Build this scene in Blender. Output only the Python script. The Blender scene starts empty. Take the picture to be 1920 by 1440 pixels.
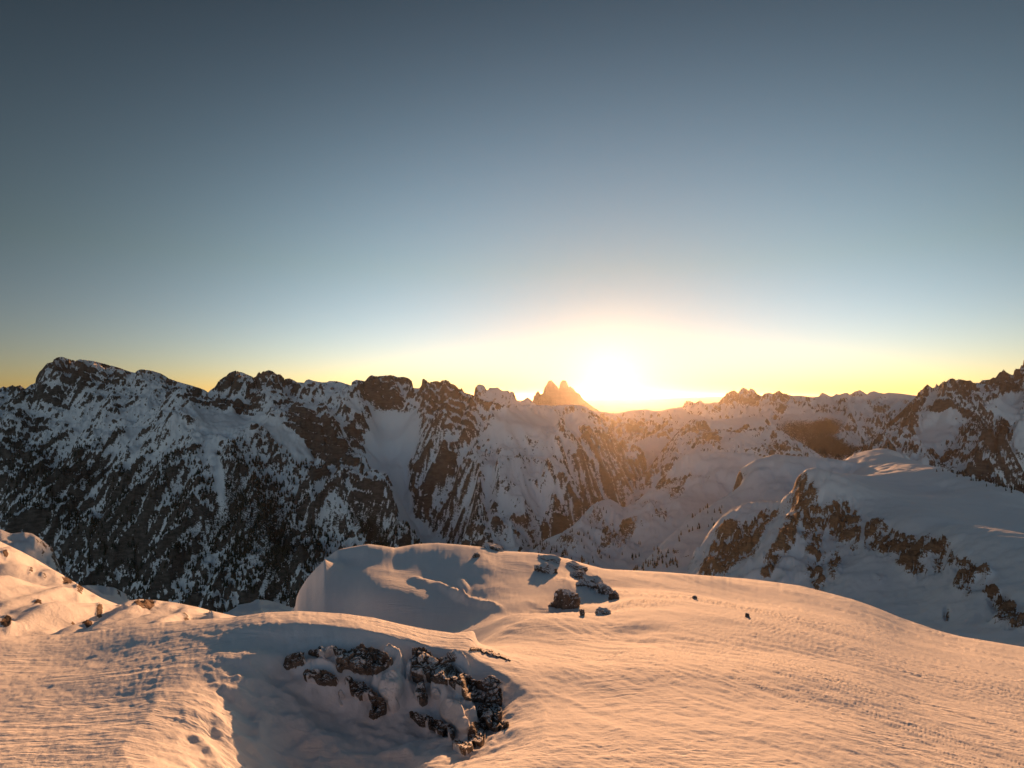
import bpy, math, random, time
import numpy as np
from mathutils import Vector
T0 = time.time()
R = math.radians
rng = np.random.default_rng(7)
sc = bpy.context.scene
col = sc.collection

# ------------------------------------------------------------------ camera, sky, sun, exposure
F = 1048.0                       # focal length in pixels of the 1920 px wide photograph
PITCH = math.atan(25.0 / F)      # the horizon sits 25 px under the middle
cam = bpy.data.cameras.new('camera'); cam_o = bpy.data.objects.new('camera', cam); col.objects.link(cam_o)
cam.sensor_width = 36.0; cam.lens = F / 1920 * 36; cam.clip_start = 0.05; cam.clip_end = 200000
cam_o.location = (0, 0, 0); cam_o.rotation_euler = (R(90) + PITCH, 0, 0)
sc.camera = cam_o

SUN_AZ = math.atan((1146 - 960) / F)      # to the right of straight ahead (+Y)
SUN_EL = R(1.15)
SUN_DIR = Vector((math.sin(SUN_AZ) * math.cos(SUN_EL), math.cos(SUN_AZ) * math.cos(SUN_EL), math.sin(SUN_EL)))

world = bpy.data.worlds.new('World'); sc.world = world; world.use_nodes = True
wt = world.node_tree; wn = wt.nodes; wl = wt.links
bg = wn['Background']
sky = wn.new('ShaderNodeTexSky'); sky.sky_type = 'NISHITA'; sky.sun_disc = False
sky.sun_elevation = SUN_EL; sky.sun_rotation = SUN_AZ; sky.altitude = 2800
sky.air_density = 1.0; sky.dust_density = 0.6; sky.ozone_density = 1.0
# the sun's own disc and the bright air round it
tc = wn.new('ShaderNodeTexCoord')
dot = wn.new('ShaderNodeVectorMath'); dot.operation = 'DOT_PRODUCT'
nrm = wn.new('ShaderNodeVectorMath'); nrm.operation = 'NORMALIZE'
wl.new(tc.outputs['Generated'], nrm.inputs[0]); wl.new(nrm.outputs[0], dot.inputs[0]); dot.inputs[1].default_value = SUN_DIR
def wm(op, a, b=None, clamp=False):
    n = wn.new('ShaderNodeMath'); n.operation = op; n.use_clamp = clamp
    for i, v in enumerate((a, b)):
        if v is None: continue
        if isinstance(v, (int, float)): n.inputs[i].default_value = v
        else: wl.new(v, n.inputs[i])
    return n.outputs[0]
ang = wm('ARCCOSINE', wm('MINIMUM', dot.outputs['Value'], 0.999999))       # radians from the sun
def lobe(width, p, amp):
    return wm('MULTIPLY', wm('EXPONENT', wm('MULTIPLY', wm('POWER', wm('DIVIDE', ang, width), p), -1.0)), amp)
def rgbmul(colr, v):
    n = wn.new('ShaderNodeVectorMath'); n.operation = 'SCALE'
    n.inputs[0].default_value = colr; wl.new(v, n.inputs['Scale']); return n.outputs[0]
def vadd(a, b):
    n = wn.new('ShaderNodeVectorMath'); n.operation = 'ADD'; wl.new(a, n.inputs[0]); wl.new(b, n.inputs[1]); return n.outputs[0]
DISC = lobe(R(1.2), 4.0, 45.0)
GLOW = lobe(R(1.9), 1.0, 10.0)
aur = vadd(rgbmul((1.0, 0.9, 0.62), DISC), rgbmul((1.0, 0.72, 0.33), GLOW))
# the air is darker and deeper blue away from the sun
fall = wm('ADD', 0.28, wm('MULTIPLY', wm('EXPONENT', wm('MULTIPLY', wm('POWER', wm('DIVIDE', ang, R(37)), 2.0), -1.0)), 1.45))
fall = wm('SUBTRACT', fall, wm('MULTIPLY', wm('EXPONENT', wm('MULTIPLY', wm('POWER', wm('DIVIDE', ang, R(20)), 2.0), -1.0)), 0.92))
# unseen sky behind the viewer, with brightness added to lift the shaded slopes
anti = wn.new('ShaderNodeMapRange'); anti.interpolation_type = 'SMOOTHSTEP'; wl.new(ang, anti.inputs[0])
anti.inputs[1].default_value = R(70); anti.inputs[2].default_value = R(150); anti.inputs[3].default_value = 0.0; anti.inputs[4].default_value = 1.1
fall = wm('ADD', fall, anti.outputs[0])
sepz = wn.new('ShaderNodeSeparateXYZ'); wl.new(nrm.outputs[0], sepz.inputs[0])
hi = wn.new('ShaderNodeMapRange'); hi.interpolation_type = 'SMOOTHSTEP'; wl.new(sepz.outputs['Z'], hi.inputs[0])
hi.inputs[1].default_value = 0.25; hi.inputs[2].default_value = 0.78; hi.inputs[3].default_value = 1.0; hi.inputs[4].default_value = 0.45
lo_ = wn.new('ShaderNodeMapRange'); wl.new(sepz.outputs['Z'], lo_.inputs[0])
lo_.inputs[1].default_value = 0.0; lo_.inputs[2].default_value = 0.22; lo_.inputs[3].default_value = 1.0; lo_.inputs[4].default_value = 0.0
tint = wn.new('ShaderNodeCombineXYZ')          # low sky bluer; blue added behind the viewer to cool the shaded snow
wl.new(wm('SUBTRACT', 1.0, wm('MULTIPLY', anti.outputs[0], 0.08)), tint.inputs[0]); wl.new(wm('SUBTRACT', 1.03, wm('MULTIPLY', anti.outputs[0], 0.05)), tint.inputs[1])
wl.new(wm('ADD', wm('ADD', 1.04, wm('MULTIPLY', lo_.outputs[0], 0.45)), wm('MULTIPLY', anti.outputs[0], 0.06)), tint.inputs[2])
tm = wn.new('ShaderNodeVectorMath'); tm.operation = 'MULTIPLY'; wl.new(sky.outputs[0], tm.inputs[0]); wl.new(tint.outputs[0], tm.inputs[1])
skym = wn.new('ShaderNodeVectorMath'); skym.operation = 'SCALE'
wl.new(tm.outputs[0], skym.inputs[0]); wl.new(wm('MULTIPLY', fall, hi.outputs[0]), skym.inputs['Scale'])
wl.new(vadd(skym.outputs[0], aur), bg.inputs['Color'])
bg.inputs['Strength'].default_value = 0.135

sun = bpy.data.lights.new('sun', 'SUN'); sun_o = bpy.data.objects.new('sun', sun); col.objects.link(sun_o)
sun.energy = 5.0; sun.angle = R(0.5); sun.color = (1.0, 0.465, 0.195)
sun_o.rotation_euler = (-SUN_DIR).to_track_quat('-Z', 'Y').to_euler()
sun_o.location = (200, 1000, 500)

sc.view_settings.view_transform = 'Standard'; sc.view_settings.look = 'None'
sc.view_settings.gamma = 1.0; sc.view_settings.use_curve_mapping = False
sc.view_settings.exposure = 0.84
sc.cycles.max_bounces = 5; sc.cycles.diffuse_bounces = 4; sc.cycles.volume_bounces = 0
sc.cycles.sample_clamp_indirect = 4.0
HAZE_D, HAZE_G = 0.7e-5, 0.78

# ------------------------------------------------------------------ tools
CP, SP = math.cos(PITCH), math.sin(PITCH)
def uv_of(px, py):
    """photograph pixel -> (x/y, z/y) of the world direction"""
    a = (np.asarray(px, float) - 960) / F; s = (720 - np.asarray(py, float)) / F
    dy = CP - s * SP
    return a / dy, (s * CP + SP) / dy
def px_of(u, e):
    s = (e * CP - SP) / (CP + e * SP)
    dy = CP - s * SP
    return 960 + F * u * dy, 720 - F * s
def smooth(a, b, x):
    t = np.clip((x - a) / (b - a), 0, 1); return t * t * (3 - 2 * t)

_p = rng.permutation(256).astype(np.int32); PERM = np.concatenate([_p, _p])
_a = rng.random(256) * 2 * np.pi; GX, GY = np.cos(_a).astype(np.float32), np.sin(_a).astype(np.float32)
def perlin(x, y):
    xi = np.floor(x).astype(np.int32); yi = np.floor(y).astype(np.int32)
    xf = (x - xi).astype(np.float32); yf = (y - yi).astype(np.float32)
    xi &= 255; yi &= 255; x1 = (xi + 1) & 255; y1 = (yi + 1) & 255
    u = xf * xf * xf * (xf * (xf * 6 - 15) + 10); v = yf * yf * yf * (yf * (yf * 6 - 15) + 10)
    A = PERM[xi]; B = PERM[x1]
    def g(h, a, b): return GX[h] * a + GY[h] * b
    n00 = g(PERM[A + yi], xf, yf); n10 = g(PERM[B + yi], xf - 1, yf)
    n01 = g(PERM[A + y1], xf, yf - 1); n11 = g(PERM[B + y1], xf - 1, yf - 1)
    a = n00 + u * (n10 - n00); b = n01 + u * (n11 - n01)
    return (a + v * (b - a)) * 1.5
def fbm(x, y, o=5, g=0.5, l=2.03):
    r = 0; a = 1.0
    for i in range(o):
        r = r + a * perlin(x + 17.3 * i, y - 9.1 * i); a *= g; x = x * l; y = y * l
    return r
def ridged(x, y, o=5, g=0.5, l=2.03):
    r = 0; a = 1.0; w = 1.0
    for i in range(o):
        n = 1 - np.abs(perlin(x + 31.7 * i, y + 5.3 * i)); n = n * n * w
        w = np.clip(n * 1.6, 0, 1); r = r + a * n; a *= g; x = x * l; y = y * l
    return r

class RBF:
    """thin-plate surface through scattered heights"""
    def __init__(s, X, Y, Z, lam=0.0):
        s.sc = max(np.ptp(X), np.ptp(Y)) or 1.0
        s.c = (np.mean(X), np.mean(Y)); x = (X - s.c[0]) / s.sc; y = (Y - s.c[1]) / s.sc; n = len(x)
        K = s.k(np.hypot(x[:, None] - x, y[:, None] - y)) + lam * np.eye(n)
        P = np.stack([np.ones(n), x, y], 1)
        M = np.block([[K, P], [P.T, np.zeros((3, 3))]])
        sol = np.linalg.lstsq(M, np.concatenate([Z, [0, 0, 0]]), rcond=None)[0]
        s.x, s.y, s.w, s.p = x, y, sol[:n], sol[n:]
    @staticmethod
    def k(r):
        return r * r * np.log(np.maximum(r, 1e-6))
    def __call__(s, X, Y):
        x = ((X - s.c[0]) / s.sc).astype(np.float32); y = ((Y - s.c[1]) / s.sc).astype(np.float32)
        out = (s.p[0] + s.p[1] * x + s.p[2] * y).astype(np.float64)
        for i in range(len(s.x)):
            r2 = (x - np.float32(s.x[i])) ** 2 + (y - np.float32(s.y[i])) ** 2
            out += s.w[i] * 0.5 * r2 * np.log(np.maximum(r2, 1e-12))
        return out

def gradient(H, u, y):
    """world slope of a height grid laid out on X = u*y"""
    du = np.gradient(H, u, axis=1); dy = np.gradient(H, y, axis=0)
    gx = du / y[:, None]; gy = dy - du * (u[None, :] / y[:, None])
    return gx, gy

def gullies(X, Y, gx, gy, cell, seed):
    """erosion stripes that run down the slope; returns height and its slope"""
    px = X / cell; py = Y / cell
    L = np.hypot(gx, gy) + 1e-6
    sx = (-gy / L).astype(np.float32); sy = (gx / L).astype(np.float32)
    ix = np.floor(px).astype(np.int32); iy = np.floor(py).astype(np.int32)
    fx = (px - ix).astype(np.float32); fy = (py - iy).astype(np.float32)
    C = np.zeros(X.shape, np.float32); S = np.zeros(X.shape, np.float32); W = np.full(X.shape, 1e-6, np.float32)
    for a in (-1, 0, 1):
        for b in (-1, 0, 1):
            h = PERM[(PERM[(ix + a + seed) & 255] + iy + b) & 255]
            dx = fx - a - 0.5 - 0.4 * GX[h]; dy = fy - b - 0.5 - 0.4 * GY[h]
            w = np.exp(-2.6 * (dx * dx + dy * dy))
            ph = (dx * sx + dy * sy) * 5.6
            C += w * np.cos(ph); S -= w * np.sin(ph); W += w
    C /= W; S /= W
    return C, S * sx, S * sy

def gauss1(a, k):
    if k < 1: return a
    t = np.arange(-3 * k, 3 * k + 1); g = np.exp(-0.5 * (t / k) ** 2); g /= g.sum()
    return np.convolve(np.pad(a, 3 * k, mode='edge'), g, 'valid')

def blobs(px, py, lst):
    """sum of soft ellipses given in photograph pixels: (cx, cy, rx, ry, degrees, weight)"""
    r = np.zeros(px.shape, np.float32)
    for cx, cy, rx, ry, ang_, wgt in lst:
        c, s = math.cos(R(ang_)), math.sin(R(ang_)); dx = px - cx; dy = py - cy
        a = (dx * c + dy * s) / rx; b = (-dx * s + dy * c) / ry
        d = a * a + b * b
        r += wgt * np.exp(-d * d * 0.7)
    return r

def new_mesh(name, V, Fc, mat, attrs=None, smooth_=True):
    me = bpy.data.meshes.new(name)
    V = np.ascontiguousarray(V, np.float32); Fc = np.ascontiguousarray(Fc, np.int32)
    k = Fc.shape[1]
    me.vertices.add(len(V)); me.vertices.foreach_set('co', V.ravel())
    me.loops.add(Fc.size); me.loops.foreach_set('vertex_index', Fc.ravel())
    me.polygons.add(len(Fc)); me.polygons.foreach_set('loop_start', np.arange(0, Fc.size, k, dtype=np.int32))
    me.polygons.foreach_set('loop_total', np.full(len(Fc), k, np.int32))
    me.polygons.foreach_set('use_smooth', np.full(len(Fc), smooth_, bool))
    for n, a in (attrs or {}).items():
        at = me.attributes.new(n, 'FLOAT', 'POINT'); at.data.foreach_set('value', np.ascontiguousarray(a.ravel(), np.float32))
    me.materials.append(mat); me.update()
    return me
def link(name, me, **props):
    o = bpy.data.objects.new(name, me); col.objects.link(o)
    for k, v in props.items(): o[k] = v
    return o
def grid_faces(ny, nu):
    i = np.arange(ny * nu, dtype=np.int32).reshape(ny, nu)
    return np.stack([i[:-1, :-1], i[:-1, 1:], i[1:, 1:], i[1:, :-1]], -1).reshape(-1, 4)

# ------------------------------------------------------------------ materials
def nodes_of(name):
    m = bpy.data.materials.new(name); m.use_nodes = True
    nt = m.node_tree; b = nt.nodes['Principled BSDF']
    return m, nt, b
class NT:
    def __init__(s, nt): s.nt = nt
    def n(s, t, **kw):
        x = s.nt.nodes.new(t)
        for k, v in kw.items(): setattr(x, k, v)
        return x
    def l(s, a, b): s.nt.links.new(a, b)
    def m(s, op, a, b=None, c=None, clamp=False):
        x = s.n('ShaderNodeMath', operation=op, use_clamp=clamp)
        for i, v in enumerate((a, b, c)):
            if v is None: continue
            if isinstance(v, (int, float)): x.inputs[i].default_value = v
            else: s.l(v, x.inputs[i])
        return x.outputs[0]
    def attr(s, name): return s.n('ShaderNodeAttribute', attribute_name=name).outputs['Fac']
    def noise(s, scale, detail=4, rough=0.55, vec=None, stretch=None, dist=0.0, rot=None):
        if vec is None:
            vec = s.n('ShaderNodeTexCoord').outputs['Object']
        if stretch:
            mp = s.n('ShaderNodeMapping'); s.l(vec, mp.inputs[0])
            mp.inputs['Scale'].default_value = stretch[:3]
            if rot is not None: mp.vector_type = 'TEXTURE'; mp.inputs['Rotation'].default_value = (0, rot, 0); mp.inputs['Scale'].default_value = tuple(1 / q_ for q_ in stretch[:3])
            if len(stretch) > 3: mp.inputs['Rotation'].default_value = (0, 0, stretch[3])
            vec = mp.outputs[0]
        x = s.n('ShaderNodeTexNoise'); s.l(vec, x.inputs['Vector'])
        x.inputs['Scale'].default_value = scale; x.inputs['Detail'].default_value = detail
        x.inputs['Roughness'].default_value = rough; x.inputs['Distortion'].default_value = dist
        return x.outputs['Fac']
    def mix(s, f, a, b):
        x = s.n('ShaderNodeMix', data_type='RGBA')
        if isinstance(f, (int, float)): x.inputs[0].default_value = f
        else: s.l(f, x.inputs[0])
        for i, v in ((6, a), (7, b)):
            if isinstance(v, tuple): x.inputs[i].default_value = (*v, 1)
            else: s.l(v, x.inputs[i])
        return x.outputs[2]
    def step(s, v, lo, hi):
        x = s.n('ShaderNodeMapRange', interpolation_type='SMOOTHSTEP'); s.l(v, x.inputs[0])
        x.inputs[1].default_value = lo; x.inputs[2].default_value = hi
        return x.outputs[0]
    def bump(s, h, dist, strength=1.0, normal=None):
        x = s.n('ShaderNodeBump'); s.l(h, x.inputs['Height']); x.inputs['Distance'].default_value = dist
        x.inputs['Strength'].default_value = strength
        if normal is not None: s.l(normal, x.inputs['Normal'])
        return x.outputs[0]

SNOW = (0.86, 0.865, 0.89)
def mountain_material(name, fine, dip=0.3, rock=(0.115, 0.095, 0.08), rock2=(0.20, 0.165, 0.135), amp=0.55, bump=1.0):
    """snow broken by bare rock; 'rock' on the mesh says how much of it, 'forest' where woods darken it; fine = size of the smallest patches (m)"""
    m, nt, b = nodes_of(name); t = NT(nt)
    r = t.attr('rock'); f = t.attr('forest')
    n1 = t.noise(1.0 / (fine * 5), 8, 0.70, dist=0.4, stretch=(1, 1, 2.0), rot=dip)
    n2 = t.noise(1.0 / (fine * 2.0), 4, 0.62, stretch=(1, 1, 2.6), rot=dip)
    n0 = t.noise(1.0 / (fine * 45), 3, 0.5)
    nl = t.noise(1.0 / (fine * 9), 7, 0.66, dist=0.9, stretch=(1.5, 1.5, .8), rot=-dip * 1.6)
    ln = t.m('SUBTRACT', 1.0, t.m('MULTIPLY', t.m('ABSOLUTE', t.m('SUBTRACT', nl, 0.5)), 5.0))      # thin ribs and ledges
    v = t.m('ADD', r, t.m('MULTIPLY', t.m('SUBTRACT', n1, 0.5), amp * 2.2))
    v = t.m('ADD', v, t.m('MULTIPLY', t.m('SUBTRACT', n2, 0.5), amp * 1.2))
    v = t.m('ADD', v, t.m('MULTIPLY', t.m('SUBTRACT', ln, 0.62), amp * 0.42))
    v = t.m('ADD', v, t.m('MULTIPLY', t.m('SUBTRACT', n0, 0.5), 0.5))
    fac = t.step(v, 0.46, 0.54)
    tone = t.noise(1.0 / (fine * 9), 4, 0.6, stretch=(1, 1, 3))
    rk = t.mix(t.step(tone, 0.35, 0.7), rock, rock2)
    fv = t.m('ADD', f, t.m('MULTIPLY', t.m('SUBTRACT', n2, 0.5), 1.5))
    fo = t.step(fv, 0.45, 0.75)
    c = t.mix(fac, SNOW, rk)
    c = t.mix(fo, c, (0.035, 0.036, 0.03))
    t.l(c, b.inputs['Base Color']); b.inputs['Roughness'].default_value = 0.85
    b.inputs['Specular IOR Level'].default_value = 0.2
    h = t.m('ADD', t.m('MULTIPLY', n1, 0.5), t.m('MULTIPLY', t.m('MULTIPLY', n2, fac), 0.8))
    t.l(t.bump(h, fine * 1.6 * bump, 0.8), b.inputs['Normal'])
    return m

# ------------------------------------------------------------------ mountains
class Massif:
    def __init__(s, u0, u1, nu, y0, y1, ny, pts, sky_line=None, back=(1.12, 0.09), extra=None, lam=1e-5, warp=0.0, geo=False):
        s.u = np.linspace(u0, u1, nu)
        s.y = np.geomspace(y0, y1, ny) if geo else np.linspace(y0, y1, ny)
        s.U, s.Y = np.meshgrid(s.u, s.y); s.X = s.U * s.Y
        P = []
        for px, py, D in pts:
            uu, e = uv_of(px, py); P.append((uu * D, D, e * D))
        if extra: P += [(a * D, D, z) for a, D, z in extra]
        s.sky = sky_line
        if sky_line is not None:
            s.sk = np.array([p[:2] for p in sky_line], float)
            for px, py, D in [p for p in sky_line if len(p) > 2]:
                uu, e = uv_of(px, py); P.append((uu * D, D, e * D)); D2 = D * back[0]
                P.append((uu * D2, D2, e * D - back[1] * D)); D3 = D * (1 + 2.2 * (back[0] - 1))
                P.append((uu * D3, D3, e * D - 2.6 * back[1] * D))
        P = np.array(P)
        rb = RBF(P[:, 0], P[:, 1], P[:, 2], lam)
        if warp:
            sc_ = warp * 6
            wx = fbm(s.X / sc_, s.Y / sc_, 3) * warp; wy = fbm(s.X / sc_ + 40, s.Y / sc_ + 9, 3) * warp
        else: wx = wy = 0
        s.H = rb(s.X + wx, s.Y + wy)
        s.rock = np.zeros(s.H.shape, np.float32); s.forest = np.zeros(s.H.shape, np.float32)
    def proj(s): return px_of(s.U, s.H / s.Y)
    def erode(s, cell, amp, octs, mask=1.0, gain=0.5, seed=0):
        gx, gy = gradient(s.H, s.u, s.y)
        for o in range(octs):
            c, dx, dy = gullies(s.X, s.Y, gx, gy, cell, seed + 13 * o)
            st = np.clip(np.hypot(gx, gy) * 1.6, 0, 1) * mask
            s.H = s.H + amp * st * c
            gx = gx + amp * st * dx * 5.6 / cell; gy = gy + amp * st * dy * 5.6 / cell
            cell *= 0.5; amp *= gain
    def terrace(s, per, amt, mask, warp=0.6, tilt=(0.0, 0.0)):
        w = fbm(s.X / (per * 9), s.Y / (per * 9), 3) * warp * per
        q = (s.H + w + tilt[0] * s.X + tilt[1] * s.Y) / per; fr = q - np.floor(q)
        prof = fr - (smooth(0.25, 0.8, fr))          # flat shelf, then a riser
        s.H = s.H - amt * per * prof * mask
    def fit_sky(s, wide, narrow, ylim=None, ysm=None):
        uu, ee = uv_of(s.sk[:, 0], s.sk[:, 1])
        tgt = np.interp(s.u, uu, ee)
        inside = smooth(uu[0] - 0.01, uu[0] + 0.004, s.u) * (1 - smooth(uu[-1] - 0.004, uu[-1] + 0.01, s.u))
        du = s.u[1] - s.u[0]
        for it, (sg, ks) in enumerate(((wide, 0.012), (wide * 0.5, 0.004), (narrow, 0.0), (narrow, 0.0), (narrow, 0.0))):
            E = s.H / s.Y
            if ylim is not None: E = np.where((s.Y < ylim[0]) | (s.Y > ylim[1]), -9, E)
            k = np.argmax(E, 0); mx = E[k, np.arange(len(s.u))]; yc = s.y[k]
            d = (tgt - mx) * inside
            if ysm: yc = gauss1(yc, max(1, int(ysm / du)))
            if ks > 0:
                kk = max(1, int(ks / du)); d = gauss1(d, kk); yc = gauss1(yc, kk)
            s.H += d[None, :] * yc[None, :] * np.exp(-((s.Y - yc[None, :]) / sg) ** 2)
    def slope_rock(s, lo, hi, w=1.0):
        gx, gy = gradient(s.H, s.u, s.y); sl = np.hypot(gx, gy)
        s.sl = sl
        s.rock += (w * smooth(lo, hi, sl)).astype(np.float32)
    def curv(s, k, w):
        """snow lies in hollows and blows off ribs"""
        H = s.H; L = np.zeros(H.shape)
        L[k:-k, k:-k] = H[k:-k, k:-k] - 0.25 * (H[2*k:, k:-k] + H[:-2*k, k:-k] + H[k:-k, 2*k:] + H[k:-k, :-2*k])
        sd = L.std() + 1e-9
        s.rock += (w * np.clip(L / sd, -1.5, 1.5)).astype(np.float32)
    def build(s, name, mat, drop=None, **props):
        H = s.H.copy()
        V = np.stack([s.X, s.Y, H], -1).reshape(-1, 3)
        me = new_mesh(name, V, grid_faces(len(s.y), len(s.u)), mat, {'rock': s.rock, 'forest': s.forest})
        return link(name, me, kind='structure', **props)
    def at(s, px, py):
        """point of this surface seen at a photograph pixel (nearest crossing)"""
        uu, e = uv_of(px, py); j = int(np.clip(np.searchsorted(s.u, uu), 1, len(s.u) - 1))
        E = s.H[:, j] / s.y; k = np.nonzero(E >= e)[0]
        if len(k) == 0: return s.at(px, py + 1.5) if py < 1600 else None
        k = k[0]
        if k == 0: return float(uu * s.y[0]), float(s.y[0]), float(s.H[0, j])
        t = (e - E[k-1]) / (E[k] - E[k-1] + 1e-12); y = s.y[k-1] + t * (s.y[k] - s.y[k-1])
        return float(uu * y), float(y), float(e * y)

# --- the long range on the left, down to the valley gully and the pale dome right of it
range_sky = [(-160, 735, 3700), (-60, 730, 3700), (0, 728, 3700), (7, 724), (12, 727), (24, 721.7), (29, 725), (37, 721.7), (42, 725), (47, 729.4, 3600), (58, 721), (66, 718.5, 3450),
    (68, 707.7), (74, 697), (78.5, 692.8), (88, 681, 3400), (99, 678.6), (101, 673), (108, 669.8, 3400), (116.5, 669), (126, 671.8), (141, 676.3), (150, 673.6, 3400), (176, 677),
    (200, 683, 3420), (223.5, 689.4), (241, 696, 3450), (253, 699), (257, 695), (264, 692, 3500), (285, 695), (301, 700, 3500), (310, 705), (316, 709.4), (335, 716), (356.5, 722, 3500), (375.4, 727.7),
    (385, 731.8), (390, 735.8, 3420), (394, 731.8), (402.5, 726), (408, 718, 3300), (409, 714.8), (420, 706.7), (424, 705), (429.6, 699), (441.8, 694.5, 3250), (456.7, 699), (475.6, 707.4, 3270),
    (480, 706), (483.7, 699), (486.4, 697), (489, 700.6), (493, 696), (497.6, 696), (504, 693.7, 3330), (511, 695.7), (519, 701.8), (526, 701.8), (531.5, 708, 3350), (534, 710.6), (542, 709), (550, 712),
    (557, 716.7, 3430), (571, 717.4), (573, 713), (579, 711), (588, 714), (602, 716.7, 3450), (612.7, 716.7), (616.8, 714.4), (630, 714.4), (642.5, 717.4, 3420), (658.7, 722.8), (660, 716), (668, 711.7), (676, 713),
    (684.5, 714.7, 3350), (691, 706.6), (696.6, 703), (703.4, 705.5), (717, 704.5, 3320), (733, 703), (740, 704.4), (744, 707), (756.6, 706.4, 3300), (766, 709), (773, 715), (774.5, 727.4), (786, 728, 3220), (790.4, 722),
    (790.9, 712.5), (793.8, 709.5), (800, 713), (802, 717), (820, 714, 3120), (825.6, 717), (828, 713), (835, 711.8), (842, 714.5), (844.6, 719), (852, 720.6, 3060), (859.5, 728), (863, 730), (865, 726.5), (867, 729), (870, 735.5), (885, 739.6, 3000),
    (897, 746), (915, 752, 3050), (940, 756), (965, 757.5, 3300), (1000, 759, 3600), (1040, 760, 3800), (1080, 759), (1098, 762, 4000), (1130, 785, 4050), (1160, 830, 4100)]
range_pts = [(-120, 800, 3050), (0, 800, 3020), (120, 775, 3120), (120, 820, 2900), (250, 805, 2920), (200, 755, 3180), (60, 760, 3200), (330, 752, 3150), (300, 720, 3380), (150, 715, 3300), (430, 730, 3130), (440, 760, 3060),
    (400, 792, 2850), (310, 777, 2790), (350, 820, 2640), (490, 768, 3010), (480, 800, 2800), (100, 880, 2680), (0, 880, 2750), (250, 870, 2600), (420, 850, 2560), (440, 900, 2450),
    (250, 980, 2350), (80, 980, 2450), (420, 1000, 2230), (420, 1140, 1980), (250, 1140, 2020), (100, 1140, 2120), (0, 1060, 2330), (-120, 1000, 2500), (-120, 1180, 2100), (420, 1300, 1760), (100, 1300, 1850), (700, 1300, 1760), (1000, 1300, 1760),
    (525, 772, 2930), (560, 765, 2950), (620, 800, 2780), (680, 860, 2590), (720, 920, 2430), (760, 980, 2290), (790, 1018, 2190),
    (560, 835, 2700), (600, 870, 2600), (560, 920, 2430), (600, 1000, 2240), (500, 1050, 2130), (680, 960, 2330), (680, 1030, 2170), (600, 1110, 2010), (560, 735, 3250), (620, 745, 3150), (680, 780, 3020), (690, 740, 3180),
    (725, 790, 3120), (745, 830, 2990), (735, 870, 2880), (748, 920, 2760), (755, 960, 2660), (790, 1000, 2540), (840, 1030, 2420), (820, 1100, 2200), (745, 745, 3180),
    (790, 770, 3040), (800, 860, 2800), (790, 910, 2680), (830, 800, 2900), (850, 760, 2970), (870, 830, 2740), (880, 930, 2470), (900, 1010, 2260), (960, 830, 2740), (960, 930, 2430), (990, 1020, 2200), (930, 790, 2880),
    (1030, 900, 2540), (1010, 820, 2860), (1065, 835, 3000), (1085, 890, 2780), (1075, 960, 2550), (1055, 1020, 2380), (1130, 930, 3150), (1160, 1020, 2850), (1040, 785, 3300), (1090, 800, 3500), (1000, 790, 3100)]
m = Massif(-1.06, 0.24, 900, 1850, 4500, 345, range_pts, range_sky, warp=60)
PX, PY = m.proj()
smooth_snow = np.clip(blobs(PX, PY, [(735, 820, 42, 70, 8, 1), (757, 940, 14, 60, -12, 1), (810, 1015, 45, 16, 40, .9), (425, 785, 60, 22, 8, .8), (1010, 785, 80, 22, 5, 1), (405, 880, 9, 70, -12, .8), (540, 825, 60, 16, 28, .7), (650, 960, 12, 60, -35, .4)]), 0, 1)
m.erode(520, 62, 2, mask=1 - 0.85 * smooth_snow, gain=0.5, seed=3)
m.erode(130, 9, 3, mask=(1 - 0.92 * smooth_snow) * (.4 + .9 * smooth(-.3, .4, fbm(m.X / 260, m.Y / 260, 2))), gain=0.52, seed=9)
rg = ridged(m.X / 420, m.Y / 420, 6, 0.52)
m.H += ((rg - 1.0) * 42 + (ridged(m.X / 110 + .5 * fbm(m.X / 150, m.Y / 150, 2), m.Y / 150, 4, .55) - 1) * 13) * (1 - 0.93 * smooth_snow)
cliff = np.clip(blobs(PX, PY, [(445, 745, 42, 18, 15, 1), (505, 715, 28, 18, 20, .8), (150, 697, 90, 26, 12, .7), (350, 735, 50, 14, 20, .6), (575, 795, 62, 24, 35, 1.0), (620, 830, 55, 26, 42, 1.0),
    (720, 735, 50, 26, 5, .8), (840, 755, 50, 40, 30, .8), (100, 745, 40, 14, 10, .7), (55, 785, 60, 14, 10, .7), (680, 900, 60, 18, 48, .7), (790, 930, 26, 14, 30, .5), (30, 850, 60, 30, 30, .5), (840, 880, 60, 30, -50, .4)]), 0, 1)
m.terrace(46, 0.85, cliff * (1 - smooth_snow), tilt=(0.25, 0.0))
m.terrace(20, 0.7, np.clip(0.45 + cliff, 0, 1) * (1 - smooth_snow), tilt=(0.22, 0.05))
m.H += fbm(m.X / 34, m.Y / 34, 4, 0.6) * 7 * (1 - 0.93 * smooth_snow)
m.fit_sky(330, 36, (2700, 4300))
m.slope_rock(0.75, 1.8, 0.70); m.curv(3, 0.18); m.curv(1, 0.07)
m.rock += 0.55 * cliff ** 1.5 - 0.75 * smooth_snow - 0.10
low = smooth(880, 1080, PY - 0.10 * np.abs(PX - 420)) * smooth(720, 560, PX)
m.rock += 0.16 * low + blobs(PX, PY, [(100, 940, 200, 110, 20, .16), (870, 800, 160, 60, 30, -.05), (1000, 880, 90, 120, 0, -.26), (880, 860, 70, 90, 0, -.10), (250, 800, 200, 40, 0, -.12), (300, 850, 120, 40, 0, -.12), (540, 1010, 70, 50, 0, .2), (700, 1010, 70, 24, 40, .35), (1045, 1000, 20, 60, -10, .3)])
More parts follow.
